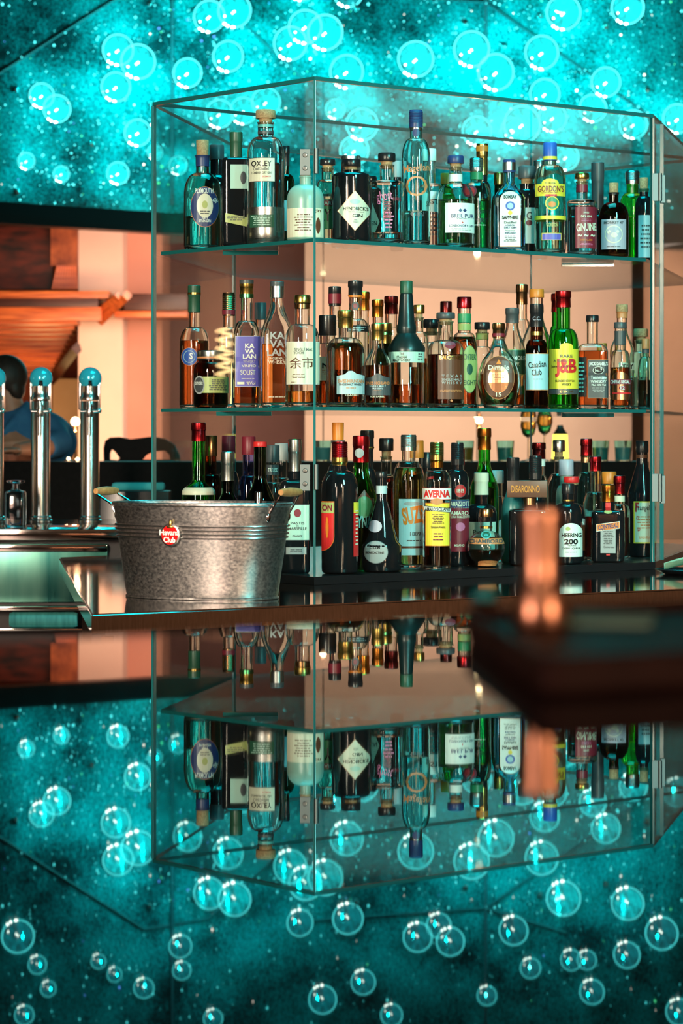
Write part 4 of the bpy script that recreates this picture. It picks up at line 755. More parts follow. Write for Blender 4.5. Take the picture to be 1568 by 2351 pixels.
B_(3, 1116, 1168, 86, 1, 'clear', 'dark', 0.30, 'bronze', 'cap', 0.5, 0.62, 0.86, 28, shape='globe', desc='globe-shaped liqueur bottle with gold belt in front of taller bottles', kind='liqueur_bottle',
   bands=((0.40, 0.50, 'copper'), (0.66, 0.70, 'gold')), labels=[(T, 'CHAMBORD', 0.0, 0.45, 0.88, 0.07, 'dgrey', 0.03), ('ell', 0.0, 0.56, 0.26, 0.13, 'teal'), ('ell', 0.0, 0.56, 0.2, 0.1, 'dgreen'), (T, 'W', 0, 0.56, 0.12, 0.05, 'teal'), ('arch', 0.05, 0.07, 0.5, 0.10, 'copper')])
B_(3, 1216, 1103, 96, 1, 'black', None, 0, 'brown', 'block', 0.60, 0.67, 0.80, 26, n=6, dr=0.95, shape='square', desc='square black liqueur bottle with chunky square cap', kind='liqueur_bottle',
   bands=((0.71, 0.79, 'copperm'),), labels=[])
B_(3, 1304, 1110, 66, 1, 'black', None, 0, 'black', 'cap', 0.62, 0.76, 0.87, 26, desc='black cherry liqueur bottle with shaped white label', kind='liqueur_bottle',
   bands=((0.78, 0.80, 'gold'),), labels=[('arch', 0.10, 0.30, 0.80, 0.42, 'white'), (T, 'HEERING', 0.12, 0.36, 0.66, 0.055, 'black', 0.03), (T, '200', 0.10, 0.28, 0.46, 0.07, 'black', 0.04), (T, 'YEARS', 0.12, 0.23, 0.3, 0.015, 'dgrey'), (T, 'CHERRY LIQUEUR', 0.10, 0.195, 0.6, 0.025, 'black', 0.02), (X, 0.1, 0.15, 0.5, 0.02, 1, 'dgrey'), ('ell', 0.0, 0.44, 0.16, 0.05, 'olive')])
B_(3, 1396, 1113, 76, 1, 'black', None, 0, 'orangefoil', 'foil', 0.60, 0.68, 0.78, 28, n=6, dr=0.95, shape='square', desc='square brown liqueur bottle with orange banner label and red ribbon', kind='liqueur_bottle',
   labels=[('rect', 0.0, 0.30, 0.44, 0.36, 'grey'), ('rise', 0.0, 0.465, 0.66, 0.09, 'orange', 'white'), (T, 'COINTREAU', 0.0, 0.465, 0.58, 0.065, 'navy', 0.03, 9), (X, 0, 0.32, 0.34, 0.18, 8, 'dgrey'), (T, 'Cointreau', 0.02, 0.20, 0.3, 0.03, 'dgrey'), ('rect', 0.0, 0.72, 0.14, 0.10, 'red'), ('ell', 0.0, 0.655, 0.22, 0.05, 'olive'), ('rect', 0, 0.10, 0.1, 0.02, 'red')])
B_(3, 1474, 1012, 66, 1, 'black', None, 0, 'black', 'cap', 0.54, 0.80, 0.90, 26, shape='cone', desc='tall brown monk-shaped hazelnut liqueur bottle with amber label', kind='liqueur_bottle',
   bands=((0.85, 0.88, 'brown'),), labels=[('rect', 0.12, 0.30, 0.80, 0.36, 'yellow'), ('rect', 0.12, 0.30, 0.72, 0.34, 'cream'), (T, 'Frangelico', 0.12, 0.42, 0.66, 0.06, 'black', 0.01), (T, 'F', -0.16, 0.43, 0.12, 0.08, 'red', 0.03), (X, 0.12, 0.30, 0.56, 0.12, 5, 'copper'), (T, 'D', -0.14, 0.34, 0.08, 0.03, 'red', 0.02), (T, 'D', -0.1, 0.24, 0.08, 0.03, 'red', 0.02), (T, 'LIQUEUR', 0.12, 0.17, 0.4, 0.02, 'orange')])
# bottom, second row
B_(3, 829, 1000, 74, 2, 'green', 'dark', 0.45, 'redfoil', 'foil', 0.50, 0.76, 0.80, 34, shape='slope', desc='green bottle with artichoke picture and red capsule', kind='liqueur_bottle', labels=[('dia', 0.1, 0.50, 0.6, 0.2, 'brown'), ('ell', 0.1, 0.47, 0.5, 0.16, 'green'), (T, 'CYNAR', 0.1, 0.36, 0.7, 0.09, 'teal', 0.04), ('ell', -0.05, 0.87, 0.26, 0.07, 'grey')])
B_(3, 938, 998, 74, 2, 'clear', 'gold', 0.75, 'silver', 'screw', 0.62, 0.80, 0.88, 32, desc='amber aperitif bottle with pale label and big red letters', kind='liqueur_bottle',
   labels=[('rect', 0.12, 0.31, 0.82, 0.42, 'lblue'), (T, 'SUZE', 0.14, 0.40, 0.66, 0.13, 'orange', 0.04, 9), ('ell', 0.1, 0.485, 0.5, 0.03, 'grey'), (T, '1889', 0.2, 0.26, 0.3, 0.03, 'dgrey'), ('rect', 0.12, 0.16, 0.82, 0.015, 'brown'), (X, 0.15, 0.21, 0.5, 0.02, 1, 'dgrey')])
B_(3, 1050, 1016, 54, 2, 'black', None, 0, 'black', 'screw', 0.66, 0.78, 0.82, 26, desc='black bitters bottle with dark red label', kind='liqueur_bottle',
   labels=[('rect', 0.08, 0.30, 0.9, 0.36, 'maroon'), ('rect', 0.08, 0.505, 0.9, 0.06, 'navy', 'teal'), (T, 'RAMAZZOTTI', 0.08, 0.505, 0.86, 0.04, 'cream', 0.02), ('ell', 0.12, 0.61, 0.44, 0.10, 'red', 'dgrey'), (T, '1815', 0.12, 0.61, 0.28, 0.03, 'cream', 0.02), (T, 'AMARO', 0.08, 0.43, 0.7, 0.035, 'cream', 0.02), (T, 'FELSINA RAMAZZOTTI', 0.08, 0.40, 0.8, 0.02, 'cream'), ('ell', 0.12, 0.32, 0.36, 0.07, 'pink'), (T, 'MILANO', 0.08, 0.17, 0.4, 0.02, 'cream')])
B_(3, 1105, 1085, 72, 2, 'black', None, 0, 'cream', 'foil', 0.54, 0.66, 0.76, 30, desc='dark bottle with cream cap and pale label behind globe bottle', kind='liqueur_bottle', labels=[('rect', 0.0, 0.30, 0.9, 0.34, 'mint'), (T, 'Passoa', 0.0, 0.36, 0.5, 0.05, 'black')])
B_(3, 1178, 1050, 54, 2, 'teal', None, 0, 'black', 'foil', 0.50, 0.74, 0.76, 26, shape='slope', desc='frosted teal bottle with black capsule', kind='liqueur_bottle')
B_(3, 776, 970, 54, 2, 'black', None, 0, 'orange', 'cork', 0.58, 0.72, 0.87, 28, desc='black bottle with orange wooden pourer', kind='liqueur_bottle', bands=((0.855, 0.88, 'dgrey'),))
B_(3, 626, 1022, 56, 2, 'clear', 'water', 0.3, 'dgrey', 'cap', 0.56, 0.70, 0.86, 28, desc='clear bottle with dark lettered neck', kind='liqueur_bottle', bands=((0.76, 0.84, 'dgrey'),), labels=[(T, 'TREUSE', 0, 0.80, 0.36, 0.03, 'white')])
B_(3, 571, 1002, 54, 2, 'violet', 'water', 0.3, 'maroon', 'cap', 0.52, 0.70, 0.86, 28, desc='blue glass bottle with purple-red cap', kind='liqueur_bottle')
B_(3, 483, 1000, 54, 2, 'brown', 'dark', 0.3, 'bronze', 'cap', 0.52, 0.70, 0.84, 28, desc='brown bottle with domed bronze cap', kind='liqueur_bottle')
B_(3, 1229, 1046, 46, 2, 'black', None, 0, 'black', 'screw', 0.5, 0.66, 0.78, 26, desc='black bottle with ribbed black cap rising behind square cap', kind='liqueur_bottle')
B_(3, 1312, 1094, 62, 2, 'black', None, 0, 'red', 'stop', 0.56, 0.68, 0.90, 28, desc='black bottle with red stopper behind the white label', kind='liqueur_bottle', labels=[('rect', 0.3, 0.30, 0.38, 0.34, 'brown'), ('arch', 0.3, 0.47, 0.4, 0.08, 'grey'), (T, 'RA', 0.3, 0.46, 0.3, 0.05, 'white', 0.02)])
B_(3, 1367, 1048, 58, 2, 'clear', 'red', 0.42, 'redfoil', 'foil', 0.48, 0.66, 0.86, 24, shape='waist', desc='fluted clear bottle with metallic red cap', kind='liqueur_bottle')
B_(3, 1422, 1092, 48, 2, 'clear', 'red', 0.5, 'redfoil', 'foil', 0.56, 0.66, 0.78, 24, desc='bottle of red liqueur with red cap and white neck label', kind='liqueur_bottle', bands=((0.69, 0.76, 'cream'),))
B_(3, 1112, 983, 66, 2, 'green', 'green', 0.6, 'orangefoil', 'foil', 0.54, 0.74, 0.84, 28, shape='slope', desc='tall bright green bottle with copper cap', kind='liqueur_bottle')
B_(3, 1300, 1055, 48, 2, 'frost', None, 0, 'lav', 'cap', 0.6, 0.74, 0.84, 30, desc='frosted pale bottle with grey-violet cap', kind='liqueur_bottle')
# bottom, rear row
for a in ((525, 1000, 50, 'black', 'maroon', 'cap', 28, 'dark bottle with wine-red wax cap', ()), (646, 1018, 44, 'clear', 'grey', 'cap', 28, 'clear bottle with plain grey cap', ()), (843, 988, 44, 'black', 'black', 'foil', 28, 'black bottle with gold ringed black capsule', ((0.87, 0.88, 'gold'),)),
          (887, 1006, 46, 'clear', 'black', 'stop', 26, 'clear bottle of red liqueur with black stopper', ()), (957, 1011, 44, 'clear', 'orange', 'cap', 28, 'clear bottle with orange cap', ()), (979, 1038, 42, 'black', 'black', 'cap', 28, 'black bottle with red line on its cap', ((0.76, 0.78, 'red'),)),
          (1058, 1031, 34, 'clear', 'redfoil', 'cap', 16, 'slim clear bottle with small red cap', ()), (1237, 1016, 46, 'clear', 'maroonfoil', 'foil', 28, 'clear bottle with maroon cap and white neck', ((0.80, 0.86, 'white'),)),
          (1283, 1010, 56, 'clear', 'silver', 'stop', 22, 'clear swing-top bottle', ()), (1346, 1007, 46, 'aqua', 'redfoil', 'foil', 24, 'tall clear bottle with red cap and striped neck', ((0.80, 0.86, 'copperm'),)),
          (1398, 1083, 36, 'clear', 'orange', 'cap', 30, 'clear bottle with broad orange cap', ()), (1142, 1080, 34, 'clear', 'lblue', 'cap', 26, 'clear bottle with blue-green cap', ())):
    B_(3, a[0], a[1], a[2], 3, a[3], 'red' if 'red liqueur' in a[7] else None, 0.7, a[4], a[5], 0.55, 0.72, 0.86, a[6], desc=a[7], kind='liqueur_bottle', bands=a[8])
# labels of the bottles: look first, then place in its row
RN = {1: 'front', 2: 'second', 3: 'rear'}; SN = {1: 'top shelf', 2: 'middle shelf', 3: 'case floor'}; GN = {1: 'gin bottles on the top glass shelf', 2: 'whisky bottles on the middle glass shelf', 3: 'liqueur bottles on the case floor'}
for sh in (1, 2, 3):
    for row in (1, 2, 3):
        ls = sorted([b for b in BOT if b[1] == sh and b[3] == row], key=lambda b: b[2])
        for k, b in enumerate(ls):
            dsc = b[4].split(' '); tail = f', {ORD[k]} from left, {RN[row]} row, {SN[sh]}'
            while len(dsc)+len(tail.split()) > 16: dsc = dsc[:-1]
            if dsc[-1] in ('and', 'with', 'of', 'behind', 'in', 'the', 'a', 'over'): dsc = dsc[:-1]
            tag(b[0], ' '.join(dsc)+tail, 'bottle', GN[sh])
# opaque black cone on the Italian malt bottle
for b in BOT:
    if b[1] == 2 and b[2] == 933:
        H = CZ+(HV-645)/F*b[0].location.y-b[0].location.z; R = 42/F*b[0].location.y; nr = 13/F*b[0].location.y
        bm = bmesh.new(); k = 0.0012
        lathe(bm, [(R+k-0.0005, 0.44*H), (R+k, 0.44*H), (R+k, 0.475*H), (R*0.52, 0.585*H), (R*0.55, 0.62*H), (R*0.54, 0.64*H), (R*0.47, 0.665*H), (nr*1.12, 0.895*H), (nr*1.0, 0.9*H)], 40)
        link('painted_neck', bm, mat((0.004, 0.016, 0.017), 0.3, 0, 'dark_painted_glass'), b[0])
        for o in list(b[0].children):
            if o.name.startswith('glass_body'):
                for v in o.data.vertices:
                    if v.co.z > 0.47*H and v.co.z < 0.89*H:
                        rr = math.hypot(v.co.x, v.co.y); lim = nr+(R*0.45-nr)*max(0, (0.89*H-v.co.z)/(0.42*H))-0.001
                        if rr > lim and rr > 1e-5: v.co.x *= lim/rr; v.co.y *= lim/rr

# ---------------------------------------------------------------- galvanised bucket
c0 = P(463, 1372, 6.37); bz = ZC+0.0008; Yb = 6.38
root = empty('party_bucket', (P(463, 1000, Yb).x, Yb, bz), -0.5)
tag(root, 'oval galvanised metal bucket with wooden handles and round red badge on the steel counter', 'bucket')
hw = lambda px: px/2/F*Yb
HB = 0.224
def oval(bm, prof, seg=64, dr=0.62):
    rings = []
    for (r, z) in prof:
        ring = []
        for i in range(seg):
            a = 2*PI*i/seg; c, s = math.cos(a), math.sin(a)
            ring.append(bm.verts.new((r*math.copysign(abs(c)**0.9, c), r*dr*math.copysign(abs(s)**0.86, s), z)))
        rings.append(ring)
    for a, b in zip(rings, rings[1:]):
        for i in range(seg): bm.faces.new((a[i], a[(i+1) % seg], b[(i+1) % seg], b[i]))
    bm.faces.new(rings[0][::-1]); bm.faces.new(rings[-1])
r0, r1 = hw(370), hw(436)
rad = lambda z: r0+(r1-r0)*z/HB
pf = [(r0*0.97, 0.002), (r0*1.012, 0.0), (r0*1.015, 0.003), (r0, 0.006)]
for k in range(1, 12): z = HB*0.62*k/12; pf.append((rad(z), z))
for k in range(4):
    z = HB*(0.635+0.04*k); pf += [(rad(z), z), (rad(z)+0.0042, z+0.0016), (rad(z)+0.0042, z+0.0044), (rad(z), z+0.0058)]
pf += [(rad(HB*0.85), HB*0.85), (rad(HB*0.97), HB*0.97), (r1+0.001, HB-0.006), (r1+0.005, HB-0.003), (r1+0.005, HB+0.001), (r1+0.001, HB+0.003), (r1-0.002, HB), (rad(HB*0.9)-0.0015, HB*0.9), (rad(HB*0.4)-0.0015, HB*0.4), (r0-0.0015, 0.006)]
bm = bmesh.new(); oval(bm, pf); fixn(bm); link('body', bm, GALV, root)
RIB = mat((0.80, 0.74, 0.72), 0.24, 1.0, 'bright_zinc_band')
for k in range(4):
    z = HB*(0.635+0.04*k)+0.003; bm = bmesh.new(); seg_ = 96; rr_ = rad(z)+0.0025; pts = []
    for i in range(seg_+1):
        a = 2*PI*i/seg_; c_, s__ = math.cos(a), math.sin(a); pts.append((rr_*math.copysign(abs(c_)**0.9, c_), rr_*0.62*math.copysign(abs(s__)**0.86, s__), z))
    tube(bm, pts, 0.0027, 8); link('raised_band', bm, RIB, root)
for s in (-1, 1):
    X0 = s*(r1*0.945); zt = HB-0.03
    hy = 0.045; out = s*0.055 if s < 0 else 0.02
    # handle swings out (left) and lies up and over the rim (right)
    ex = X0+(s*0.058 if s < 0 else 0.030); ez = HB+(0.026 if s < 0 else 0.028)
    h = None
    for yy in (-1, 1):
        bm = bmesh.new(); tube(bm, [(X0-s*0.012 if s > 0 else X0, yy*0.046, zt if s < 0 else zt-0.008), (X0+s*0.012, yy*0.047, HB-0.004), (ex-s*0.004, yy*0.045, ez-0.008), (ex, yy*0.040, ez)], 0.0026, 8); h2 = link('handle_wire', bm, CHROME, root); h = h or h2
    bm = bmesh.new(); M_ = Matrix.Translation((ex, 0, ez)) @ Matrix.Rotation(PI/2, 4, 'X')
    lathe(bm, [(0, -0.046), (0.007, -0.046), (0.0095, -0.03), (0.011, 0), (0.0095, 0.03), (0.007, 0.046), (0, 0.046)], 18, M=M_)
    link('grip', bm, WOOD, root)
    for yy in (-1, 1):
        bm = bmesh.new(); ball(bm, (X0*0.975, yy*0.046, zt), (0.008, 0.008, 0.013), 14); link('bracket', bm, CHROME, root)
    bm = bmesh.new()
# badge
S_t = Surf([(rad(0), 0), (rad(HB), HB)], 2.1, 0.62, 0.001)
bx = 0.0; bzz = 0.152
pc = S_t.at(bx, bzz, 0.004); ang = math.atan2(pc.x*0.62*0.62, -pc.y)
Mb = Matrix.Translation(pc) @ Matrix.Rotation(ang*0.9, 4, 'Z') @ Matrix.Rotation(PI/2, 4, 'X')
bm = bmesh.new(); lathe(bm, [(0, 0), (0.0265, 0), (0.0265, 0.0035), (0.024, 0.0048), (0, 0.0048)], 36, M=Mb); fixn(bm)
bd = link('badge', bm, mat(MET['silver'], 0.25, 1.0), root)
bm = bmesh.new(); lathe(bm, [(0, 0.0049), (0.0225, 0.0049), (0.0225, 0.0054), (0, 0.0054)], 36, M=Mb); link('red_face', bm, mat((0.55, 0.01, 0.01), 0.2), bd)
for s, y, ww in (('Havana', 0.006, 0.055), ('Club', -0.011, 0.033)):
    bm = fit(textbm(s, 0.03), 0, y, ww, 0.0135)
    for v in bm.verts: v.co.z = 0.0062; v.co = Mb @ v.co
    link('lettering', bm, mat(C['white'], 0.3), bd, False)
bm = bmesh.new(); ball(bm, Mb @ Vector((0.001, 0.026, 0.004)), (0.004, 0.003, 0.010), 12); ball(bm, Mb @ Vector((0.001, 0.019, 0.005)), (0.010, 0.003, 0.004), 12); link('finial', bm, mat(MET['gold'], 0.3, 1.0), bd)
# steel muddler standing in the bucket
bm = bmesh.new(); q = P(583, 1000, Yb+0.03)
lathe(bm, [(0, 0), (0.009, 0), (0.0088, 0.24), (0.0075, 0.2425), (0, 0.243)], 20)
o = link('steel_tube', bm, CHROME, None, loc=(q.x+0.004, Yb+0.015, bz+0.0078)); o.rotation_euler = (0.03, 0.03, 0)
tag(o, 'shiny steel tube standing up inside the galvanised bucket', 'bar tool')

# ---------------------------------------------------------------- rear steel counter with beer taps (left)
ZR = CZ-0.31
Yf = 0.31*F/215; xr = P(300, 1000, Yf).x; xl = P(-160, 1000, Yf).x
root = empty('tap_counter', (xl, Yf, 0)); tag(root, 'steel beer tap counter at the left, behind the angled counter', 'counter')
bm = bmesh.new(); box(bm, 0, xr-xl, 0, 1.05, ZR-0.036, ZR, bev=0.003); link('worktop', bm, STEEL, root)
SATIN = noisy('teal_lit_steel_panel', (0.02, 0.13, 0.12), (0.10, 0.26, 0.21), 3, 0.24, 1.0, (5, 5, 0.6), r2=0.34)  # teal light falling on the steel is mixed into its colour
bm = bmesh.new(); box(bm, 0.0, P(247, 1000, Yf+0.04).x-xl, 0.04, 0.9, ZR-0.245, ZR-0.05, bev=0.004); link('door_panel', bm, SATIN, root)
bm = bmesh.new(); box(bm, 0.0, P(247, 1000, Yf+0.04).x-xl, 0.025, 0.04, ZR-0.075, ZR-0.052, bev=0.003); link('rail', bm, STEEL, root)
bm = bmesh.new(); box(bm, 0.02, xr-xl-0.02, 0.06, 1.0, 0.0, ZR-0.036); link('cabinet', bm, DARKM, root, False)
bm = bmesh.new(); box(bm, 0.0, P(245, 1000, Yf).x-xl, -0.02, 0.3, ZR-0.268, ZR-0.255, bev=0.002); link('lower_shelf', bm, STEEL, root)
bm = bmesh.new(); box(bm, 0.0, P(245, 1000, Yf).x-xl, -0.02, 0.3, ZR-0.335, ZR-0.327, bev=0.002); link('lower_shelf', bm, STEEL, root)
bm = bmesh.new(); lathe(bm, [(0, 0), (0.022, 0), (0.026, 0.01), (0.026, 0.21), (0.022, 0.225), (0, 0.225)], 24, n=2.6)
q = P(20, 1000, Yf-0.02); o = link('rolled_cloth', bm, noisy('teal_cloth', (0.03, 0.24, 0.22), (0.08, 0.42, 0.38), 12, 0.7, stretch=(1, 1, 6), bump=0.4), None, loc=(q.x, Yf+0.01, ZR-0.3)); o.rotation_euler = (0, PI/2, 0)
o.scale = (1, 1, 1.0); tag(o, 'rolled teal bar cloth lying on the low shelf under the tap counter', 'cloth')
def tap(u, labelx):
    Yt = 0.31*F/200; q = P(u, 1000, Yt); k = 1.0
    root = empty('beer_tap', (q.x, Yt, ZR+0.0008))
    R = 0.034
    bm = bmesh.new(); lathe(bm, [(0, 0), (R*1.25, 0), (R*1.25, 0.008), (R*1.12, 0.012), (R*1.12, 0.02), (R*1.02, 0.024), (R, 0.05), (R, 0.43), (R*0.98, 0.432), (0, 0.432)], 36); link('column', bm, TAPM, root)
    bm = bmesh.new(); lathe(bm, [(R*0.96, 0.434), (R*1.06, 0.436), (R*1.06, 0.448), (R*0.98, 0.452), (R*1.0, 0.47), (R, 0.485), (R*0.9, 0.487), (0.0, 0.487)], 30); fixn(bm); link('collar', bm, TAPM, root)
    for sx in (-1, 1):
        bm = bmesh.new(); box(bm, sx*R*0.96-0.006, sx*R*0.96+0.006, -0.012, 0.012, 0.40, 0.50, bev=0.004); link('side_clamp', bm, TAPM, root)
    bm = bmesh.new(); lathe(bm, [(0, 0.0), (0.010, 0.0), (0.014, 0.014), (0.010, 0.03), (0.007, 0.055), (0, 0.056)], 18, M=Matrix.Translation((0.004, -R-0.016, 0.375))); tube(bm, [(0.004, -R+0.004, 0.41), (0.004, -R-0.016, 0.405)], 0.012, 14)
    tube(bm, [(-0.028, -R-0.012, 0.395), (0.036, -R-0.012, 0.395)], 0.006, 12); ball(bm, (0.038, -R-0.012, 0.397), 0.009, 12)
    tube(bm, [(0.004, -R-0.018, 0.385), (0.004, -R-0.02, 0.31)], 0.0065, 12)
    link('spout', bm, TAPM, root)
    bm = bmesh.new(); lathe(bm, [(0, 0.45), (0.012, 0.45), (0.010, 0.49), (0.013, 0.505), (0, 0.506)], 18, M=Matrix.Translation((0.004, -0.018, 0))); link('lever', bm, BLACK, root)
    bm = bmesh.new(); ball(bm, (0.002, 0.0, 0.512), (0.041, 0.030, 0.041), 32); link('round_badge', bm, mat((0.05, 0.62, 0.78), 0.12, 0.3, 'teal_enamel', 0.8), root)
    tag(root, f'chrome beer tap column with round teal top, {labelx}', 'beer tap', 'chrome beer taps on the left counter'); return root
tap(93, 'the one nearer the seated person'); tap(206, 'the right one beside the bucket'); tap(-14, 'cut off by the left edge')
# square glass decanter with tall ice-blue stopper
Yd = 0.31*F/206; q = P(36, 1000, Yd); root = empty('glass_decanter', (q.x, Yd, ZR+0.0008)); tag(root, 'square bluish glass decanter beside the left beer tap', 'decanter')
bm = bmesh.new(); lathe(bm, [(0, 0), (0.034, 0), (0.036, 0.006), (0.036, 0.108), (0.033, 0.116), (0.014, 0.122), (0.014, 0.128), (0, 0.128)], 32, n=5, nr=0.014); fixn(bm); link('body', bm, glassm((0.35, 0.6, 0.72), 0.08), root)
bm = bmesh.new(); lathe(bm, [(0, 0.129), (0.012, 0.129), (0.012, 0.142), (0.030, 0.147), (0.032, 0.154), (0, 0.156)], 24); link('stopper', bm, glassm((0.7, 0.7, 0.8), 0.05), root)
# folded teal towel on the dark rail behind
bm = bmesh.new(); box(bm, -0.10, 0.10, -0.03, 0.03, 0, 0.03, bev=0.012)
q = P(318, 1126, 10.15); o = link('folded_towel', bm, noisy('teal_cloth', (0.03, 0.30, 0.30), (0.07, 0.45, 0.44), 12, 0.7, bump=0.4), None)
root = empty('glass_rinser', (q.x, 10.15, 0)); 
bm = bmesh.new(); box(bm, -0.14, 0.12, -0.08, 0.08, 0.0, q.z-0.0008, bev=0.004); link('housing', bm, BLACK, root)
tag(root, 'black rinser housing under the folded teal towel', 'glass rinser')
o.location = (q.x, 10.15, q.z); tag(o, 'folded teal towel behind the bucket, left of the glass case', 'towel')

# ---------------------------------------------------------------- dark bar front behind, chair, seated person
BLK2 = noisy('black_leather', (0.003, 0.003, 0.003), (0.007, 0.006, 0.006), 40, 0.6); BLK2.node_tree.nodes['Principled BSDF'].inputs['Specular IOR Level'].default_value = 0.1
bm = bmesh.new(); y0 = 11.6; zt = CZ-0.113
box(bm, P(-200, 1000, y0).x, P(1490, 1000, y0).x, y0, y0+0.35, 0, zt, bev=0.004)
tag(link('dark_bar_front', bm, BLK2), 'long black guest bar front running behind taps and glass case', 'bar')
def chairback():
    Yc = 12.9; q0 = P(330, 1000, Yc); root = empty('black_chair', (q0.x, Yc, 0))
    k = Yc/F
    def pt(u, v): return ((u-330)*k, CZ+(HV-v)*k)
    outer = [(243, 1100), (241, 1030), (244, 1014), (254, 1007), (275, 1006), (300, 1011), (325, 1008), (350, 1005), (378, 1010), (398, 1022), (410, 1045), (415, 1100)]
    holes = [[(250, 1058), (250, 1040), (256, 1026), (268, 1036), (279, 1052), (272, 1060)], [(322, 1058), (335, 1042), (352, 1034), (380, 1032), (392, 1042), (395, 1058)]]
    bm = bmesh.new(); cu = bpy.data.curves.new('c', 'CURVE'); cu.dimensions = '2D'; cu.fill_mode = 'BOTH'; cu.extrude = 0.018; cu.bevel_depth = 0.006
    for loop in [outer]+holes:
        sp = cu.splines.new('POLY'); sp.points.add(len(loop)-1); sp.use_cyclic_u = True
        for i, (u, v) in enumerate(loop): x, z = pt(u, v); sp.points[i].co = (x, z, 0, 1)
    ob = bpy.data.objects.new('c', cu); col.objects.link(ob); bpy.context.view_layer.update()
    me = bpy.data.meshes.new_from_object(ob.evaluated_get(bpy.context.evaluated_depsgraph_get())); bpy.data.objects.remove(ob); bpy.data.curves.remove(cu)
    for v in me.vertices: v.co = Vector((v.co.x, -v.co.z, v.co.y))
    me.name = 'backrest'; me.materials.append(mat((0.005, 0.003, 0.003), 0.6, 0, 'black_chair_lacquer', 0.15)); o = bpy.data.objects.new('backrest', me); col.objects.link(o); o.parent = root
    bm = bmesh.new(); box(bm, -0.16, 0.15, 0.0, 0.42, 0.70, 0.76, bev=0.01); link('seat', bm, mat((0.005, 0.003, 0.003), 0.6, 0, 'black_chair_lacquer', 0.15), root)
    for sx in (-0.14, 0.13):
        for sy in (0.02, 0.38):
            bm = bmesh.new(); box(bm, sx-0.014, sx+0.014, sy-0.014, sy+0.014, 0, 0.71 if sy > 0.1 else 1.05); link('leg', bm, mat((0.005, 0.003, 0.003), 0.6, 0, 'black_chair_lacquer', 0.15), root)
    tag(root, 'black curved-top bar chair in front of the cream pillar', 'chair')
chairback()
def remesh(name, bm, m, parent, vox=0.008, smooth=4):
    fixn(bm); o = link(name, bm, m, parent)
    md = o.modifiers.new('r', 'REMESH'); md.mode = 'VOXEL'; md.voxel_size = vox; md.use_smooth_shade = True
    s = o.modifiers.new('s', 'SMOOTH'); s.iterations = smooth; s.factor = 0.6; return o
Yp = 12.15; k = Yp/F; hx = (6-CU)*k; hz = CZ+(HV-882)*k
root = empty('person', (hx, Yp, 0)); tag(root, 'person with short dark hair and blue shirt sitting behind the beer taps', 'person')
SKIN = noisy('skin', (0.42, 0.19, 0.12), (0.52, 0.25, 0.16), 20, 0.5)
SHIRT = noisy('blue_shirt', (0.015, 0.10, 0.24), (0.035, 0.18, 0.36), 10, 0.8, bump=0.4)
HAIR = noisy('dark_hair', (0.010, 0.007, 0.005), (0.03, 0.018, 0.012), 80, 0.6, stretch=(1, 1, 0.2), bump=0.6)
def L(u, v, dy=0): return Vector(((u-6)*k, dy, CZ+(HV-v)*k))
bm = bmesh.new()
hc = L(2, 884)
ball(bm, hc+Vector((0.012, 0.0, 0.03)), (0.096, 0.076, 0.098), 28); ball(bm, hc+Vector((-0.04, -0.01, -0.035)), (0.062, 0.060, 0.080), 24)
ball(bm, hc+Vector((-0.066, -0.01, -0.085)), (0.030, 0.032, 0.024), 16)       # chin
tube(bm, [hc+Vector((-0.095, -0.01, 0.015)), hc+Vector((-0.116, -0.012, -0.02)), hc+Vector((-0.098, -0.012, -0.028))], 0.011, 10)  # nose
ball(bm, hc+Vector((-0.092, -0.03, 0.024)), (0.014, 0.018, 0.007), 12); ball(bm, hc+Vector((-0.094, -0.012, -0.054)), (0.012, 0.022, 0.006), 12); ball(bm, hc+Vector((-0.092, -0.012, -0.064)), (0.012, 0.02, 0.006), 12)
ball(bm, hc+Vector((0.010, -0.090, -0.012)), (0.018, 0.012, 0.033), 16); ball(bm, hc+Vector((0.012, -0.078, -0.034)), (0.009, 0.008, 0.010), 12)  # ear
tube(bm, [hc+Vector((0.02, 0, -0.02)), L(24, 930), L(28, 965)], 0.055, 18, [0.062, 0.058, 0.072])
sh_ = L(40, 985, -0.02)
tube(bm, [L(25, 960, 0), L(30, 1010, 0), L(35, 1120, 0.02), L(40, 1250, 0.05)], 0.15, 20, [0.08, 0.15, 0.16, 0.15])
bt = zt+0.052-0.0
elb = L(122, 1040, -0.19); elb.z = bt+0.01; wr = L(62, 1045, -0.40); wr.z = bt-0.002
tube(bm, [L(104, 985, -0.06), L(134, 1015, -0.12), elb], 0.05, 14, [0.060, 0.050, 0.044]); tube(bm, [elb, (elb+wr)/2, wr], 0.04, 14, [0.043, 0.038, 0.028])
# palm and fingers resting on the bar edge
pd = (wr-elb).normalized(); pc = wr+pd*0.045
ball(bm, pc, (0.048, 0.036, 0.016), 18)
for i in range(4):
    b0 = pc+pd*0.035+Vector((0, -0.027+0.018*i, 0.002)); ln = (0.060, 0.072, 0.068, 0.052)[i]
    tube(bm, [b0, b0+pd*ln*0.45+Vector((0, 0, 0.006)), b0+pd*ln*0.8+Vector((0, 0, -0.004)), b0+pd*ln+Vector((0, 0, -0.014))], 0.008, 8, [0.0095, 0.009, 0.008, 0.007])
tube(bm, [pc+Vector((0.02, -0.03, 0)), pc+pd*0.02+Vector((0, -0.056, 0.0)), pc+pd*0.045+Vector((0, -0.066, -0.004))], 0.009, 8)
